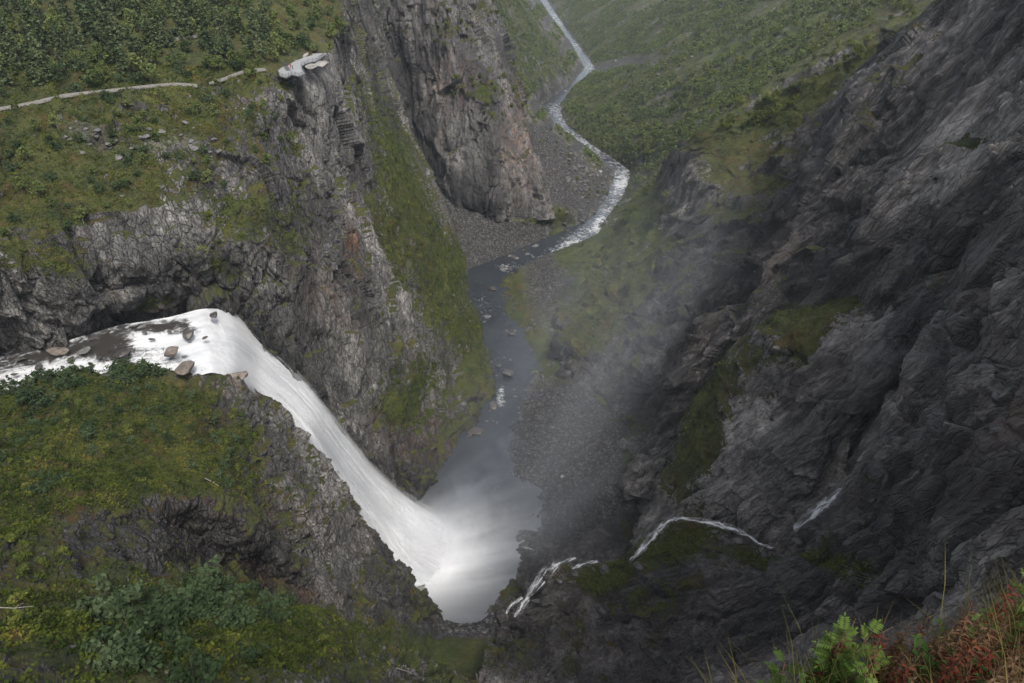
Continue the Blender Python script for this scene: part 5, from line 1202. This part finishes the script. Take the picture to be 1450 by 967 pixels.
# grass
idx = np.nonzero((SE["t"] < 8) & (SE["px"] > 1010) & (SE["px"] < 1560) & (SE["py"] > 860) & (SE["py"] < 1260) & (SE["N"][:, 2] > .2))[0]
w_ = SE["area"][idx]; idx = rng.choice(idx, 7000, p=w_ / w_.sum())
Bp = SE["P"][idx]; n = len(Bp)
ang = rng.uniform(0, 2 * pi, n); hh = rng.uniform(.22, .68, n) * np.where(rng.random(n) < .12, 1.5, 1); ln = rng.uniform(.1, .6, n) * hh
D = np.stack([np.cos(ang), np.sin(ang), 0 * ang], 1); Sd = np.stack([-np.sin(ang), np.cos(ang), 0 * ang], 1)
Vg = []
for u, wd in ((0, 1.), (.4, .8), (.75, .5), (1., .08)):
    c = Bp + D * (ln * u * u)[:, None] + np.array([0, 0, 1]) * (hh * (u - .15 * u * u))[:, None]
    Vg += [c - Sd * .0035 * wd, c + Sd * .0035 * wd]
V = np.stack(Vg, 1).reshape(-1, 3); b = (np.arange(n) * 8)[:, None]
F = np.concatenate([b + np.array([[2 * i, 2 * i + 1, 2 * i + 3, 2 * i + 2]]) for i in range(3)])
tag(link("grass", mesh_np("grass", V, F, False), M_GRASS), "dry grass covering the cliff edge by the viewpoint", None, None, "stuff")
# ------------------------------------------------------------------ light
SUN_EL, SUN_AZ = 58.0, 152.0      # azimuth measured clockwise from +Y (the way the view runs)
w = bpy.data.worlds.new("World"); SC.world = w; w.use_nodes = True
nt = w.node_tree; nt.nodes.clear()
sky = nt.nodes.new("ShaderNodeTexSky"); sky.sky_type = 'NISHITA'; sky.sun_disc = False
sky.sun_elevation = R(SUN_EL); sky.sun_rotation = R(SUN_AZ); sky.dust_density = 4.0; sky.air_density = .9; sky.ozone_density = .6
bg = nt.nodes.new("ShaderNodeBackground"); bg.inputs[1].default_value = .11
ow = nt.nodes.new("ShaderNodeOutputWorld")
hs = nt.nodes.new('ShaderNodeHueSaturation'); hs.inputs['Saturation'].default_value = .45
nt.links.new(sky.outputs[0], hs.inputs['Color']); nt.links.new(hs.outputs[0], bg.inputs[0]); nt.links.new(bg.outputs[0], ow.inputs[0])
sl = bpy.data.lights.new("sun", 'SUN'); sl.energy = 1.5; sl.angle = R(12); sl.color = (1, .96, .9)
so = bpy.data.objects.new("sun", sl); COL.objects.link(so)
from mathutils import Vector
dv = Vector((sin(R(SUN_AZ)) * cos(R(SUN_EL)), cos(R(SUN_AZ)) * cos(R(SUN_EL)), sin(R(SUN_EL))))
so.rotation_euler = dv.to_track_quat('Z', 'Y').to_euler(); so.location = (0, -50, 600)
SC.view_settings.view_transform = 'Standard'; SC.view_settings.look = 'None'
SC.view_settings.exposure = 1.34; SC.view_settings.gamma = 1.0
SC.render.engine = 'CYCLES'
cy = SC.cycles
cy.use_denoising = True; cy.use_adaptive_sampling = False; cy.max_bounces = 6; cy.diffuse_bounces = 3; cy.glossy_bounces = 2; cy.transparent_max_bounces = 24; cy.volume_bounces = 4
cy.sample_clamp_indirect = 4
cy.caustics_reflective = False; cy.caustics_refractive = False

cy.volume_step_rate = 1.5; cy.volume_max_steps = 160
# ------------------------------------------------------------------ air
lo = np.min([s["P"].min(0) for s in SHEETS.values()], 0); hi = np.max([s["P"].max(0) for s in SHEETS.values()], 0)
lo = lo - [20, 20, 1]; hi = hi + [20, 20, 16]; lo[1] = min(lo[1], -40)
V = [(x, y, z) for x in (lo[0], hi[0]) for y in (lo[1], hi[1]) for z in (lo[2], hi[2])]
F = [(0, 1, 3, 2), (4, 6, 7, 5), (0, 4, 5, 1), (2, 3, 7, 6), (0, 2, 6, 4), (1, 5, 7, 3)]
T = NT("haze_air"); vv = T.n("VolumePrincipled", Color=(.78, .88, 1.0), Density=.00005); vv.inputs["Anisotropy"].default_value = .0
T.t.links.new(vv.outputs[0], T.out.inputs[1])
tag(link("haze", mesh_np("haze", V, F, False), T.m), "thin haze filling the gorge", None, None, "stuff")
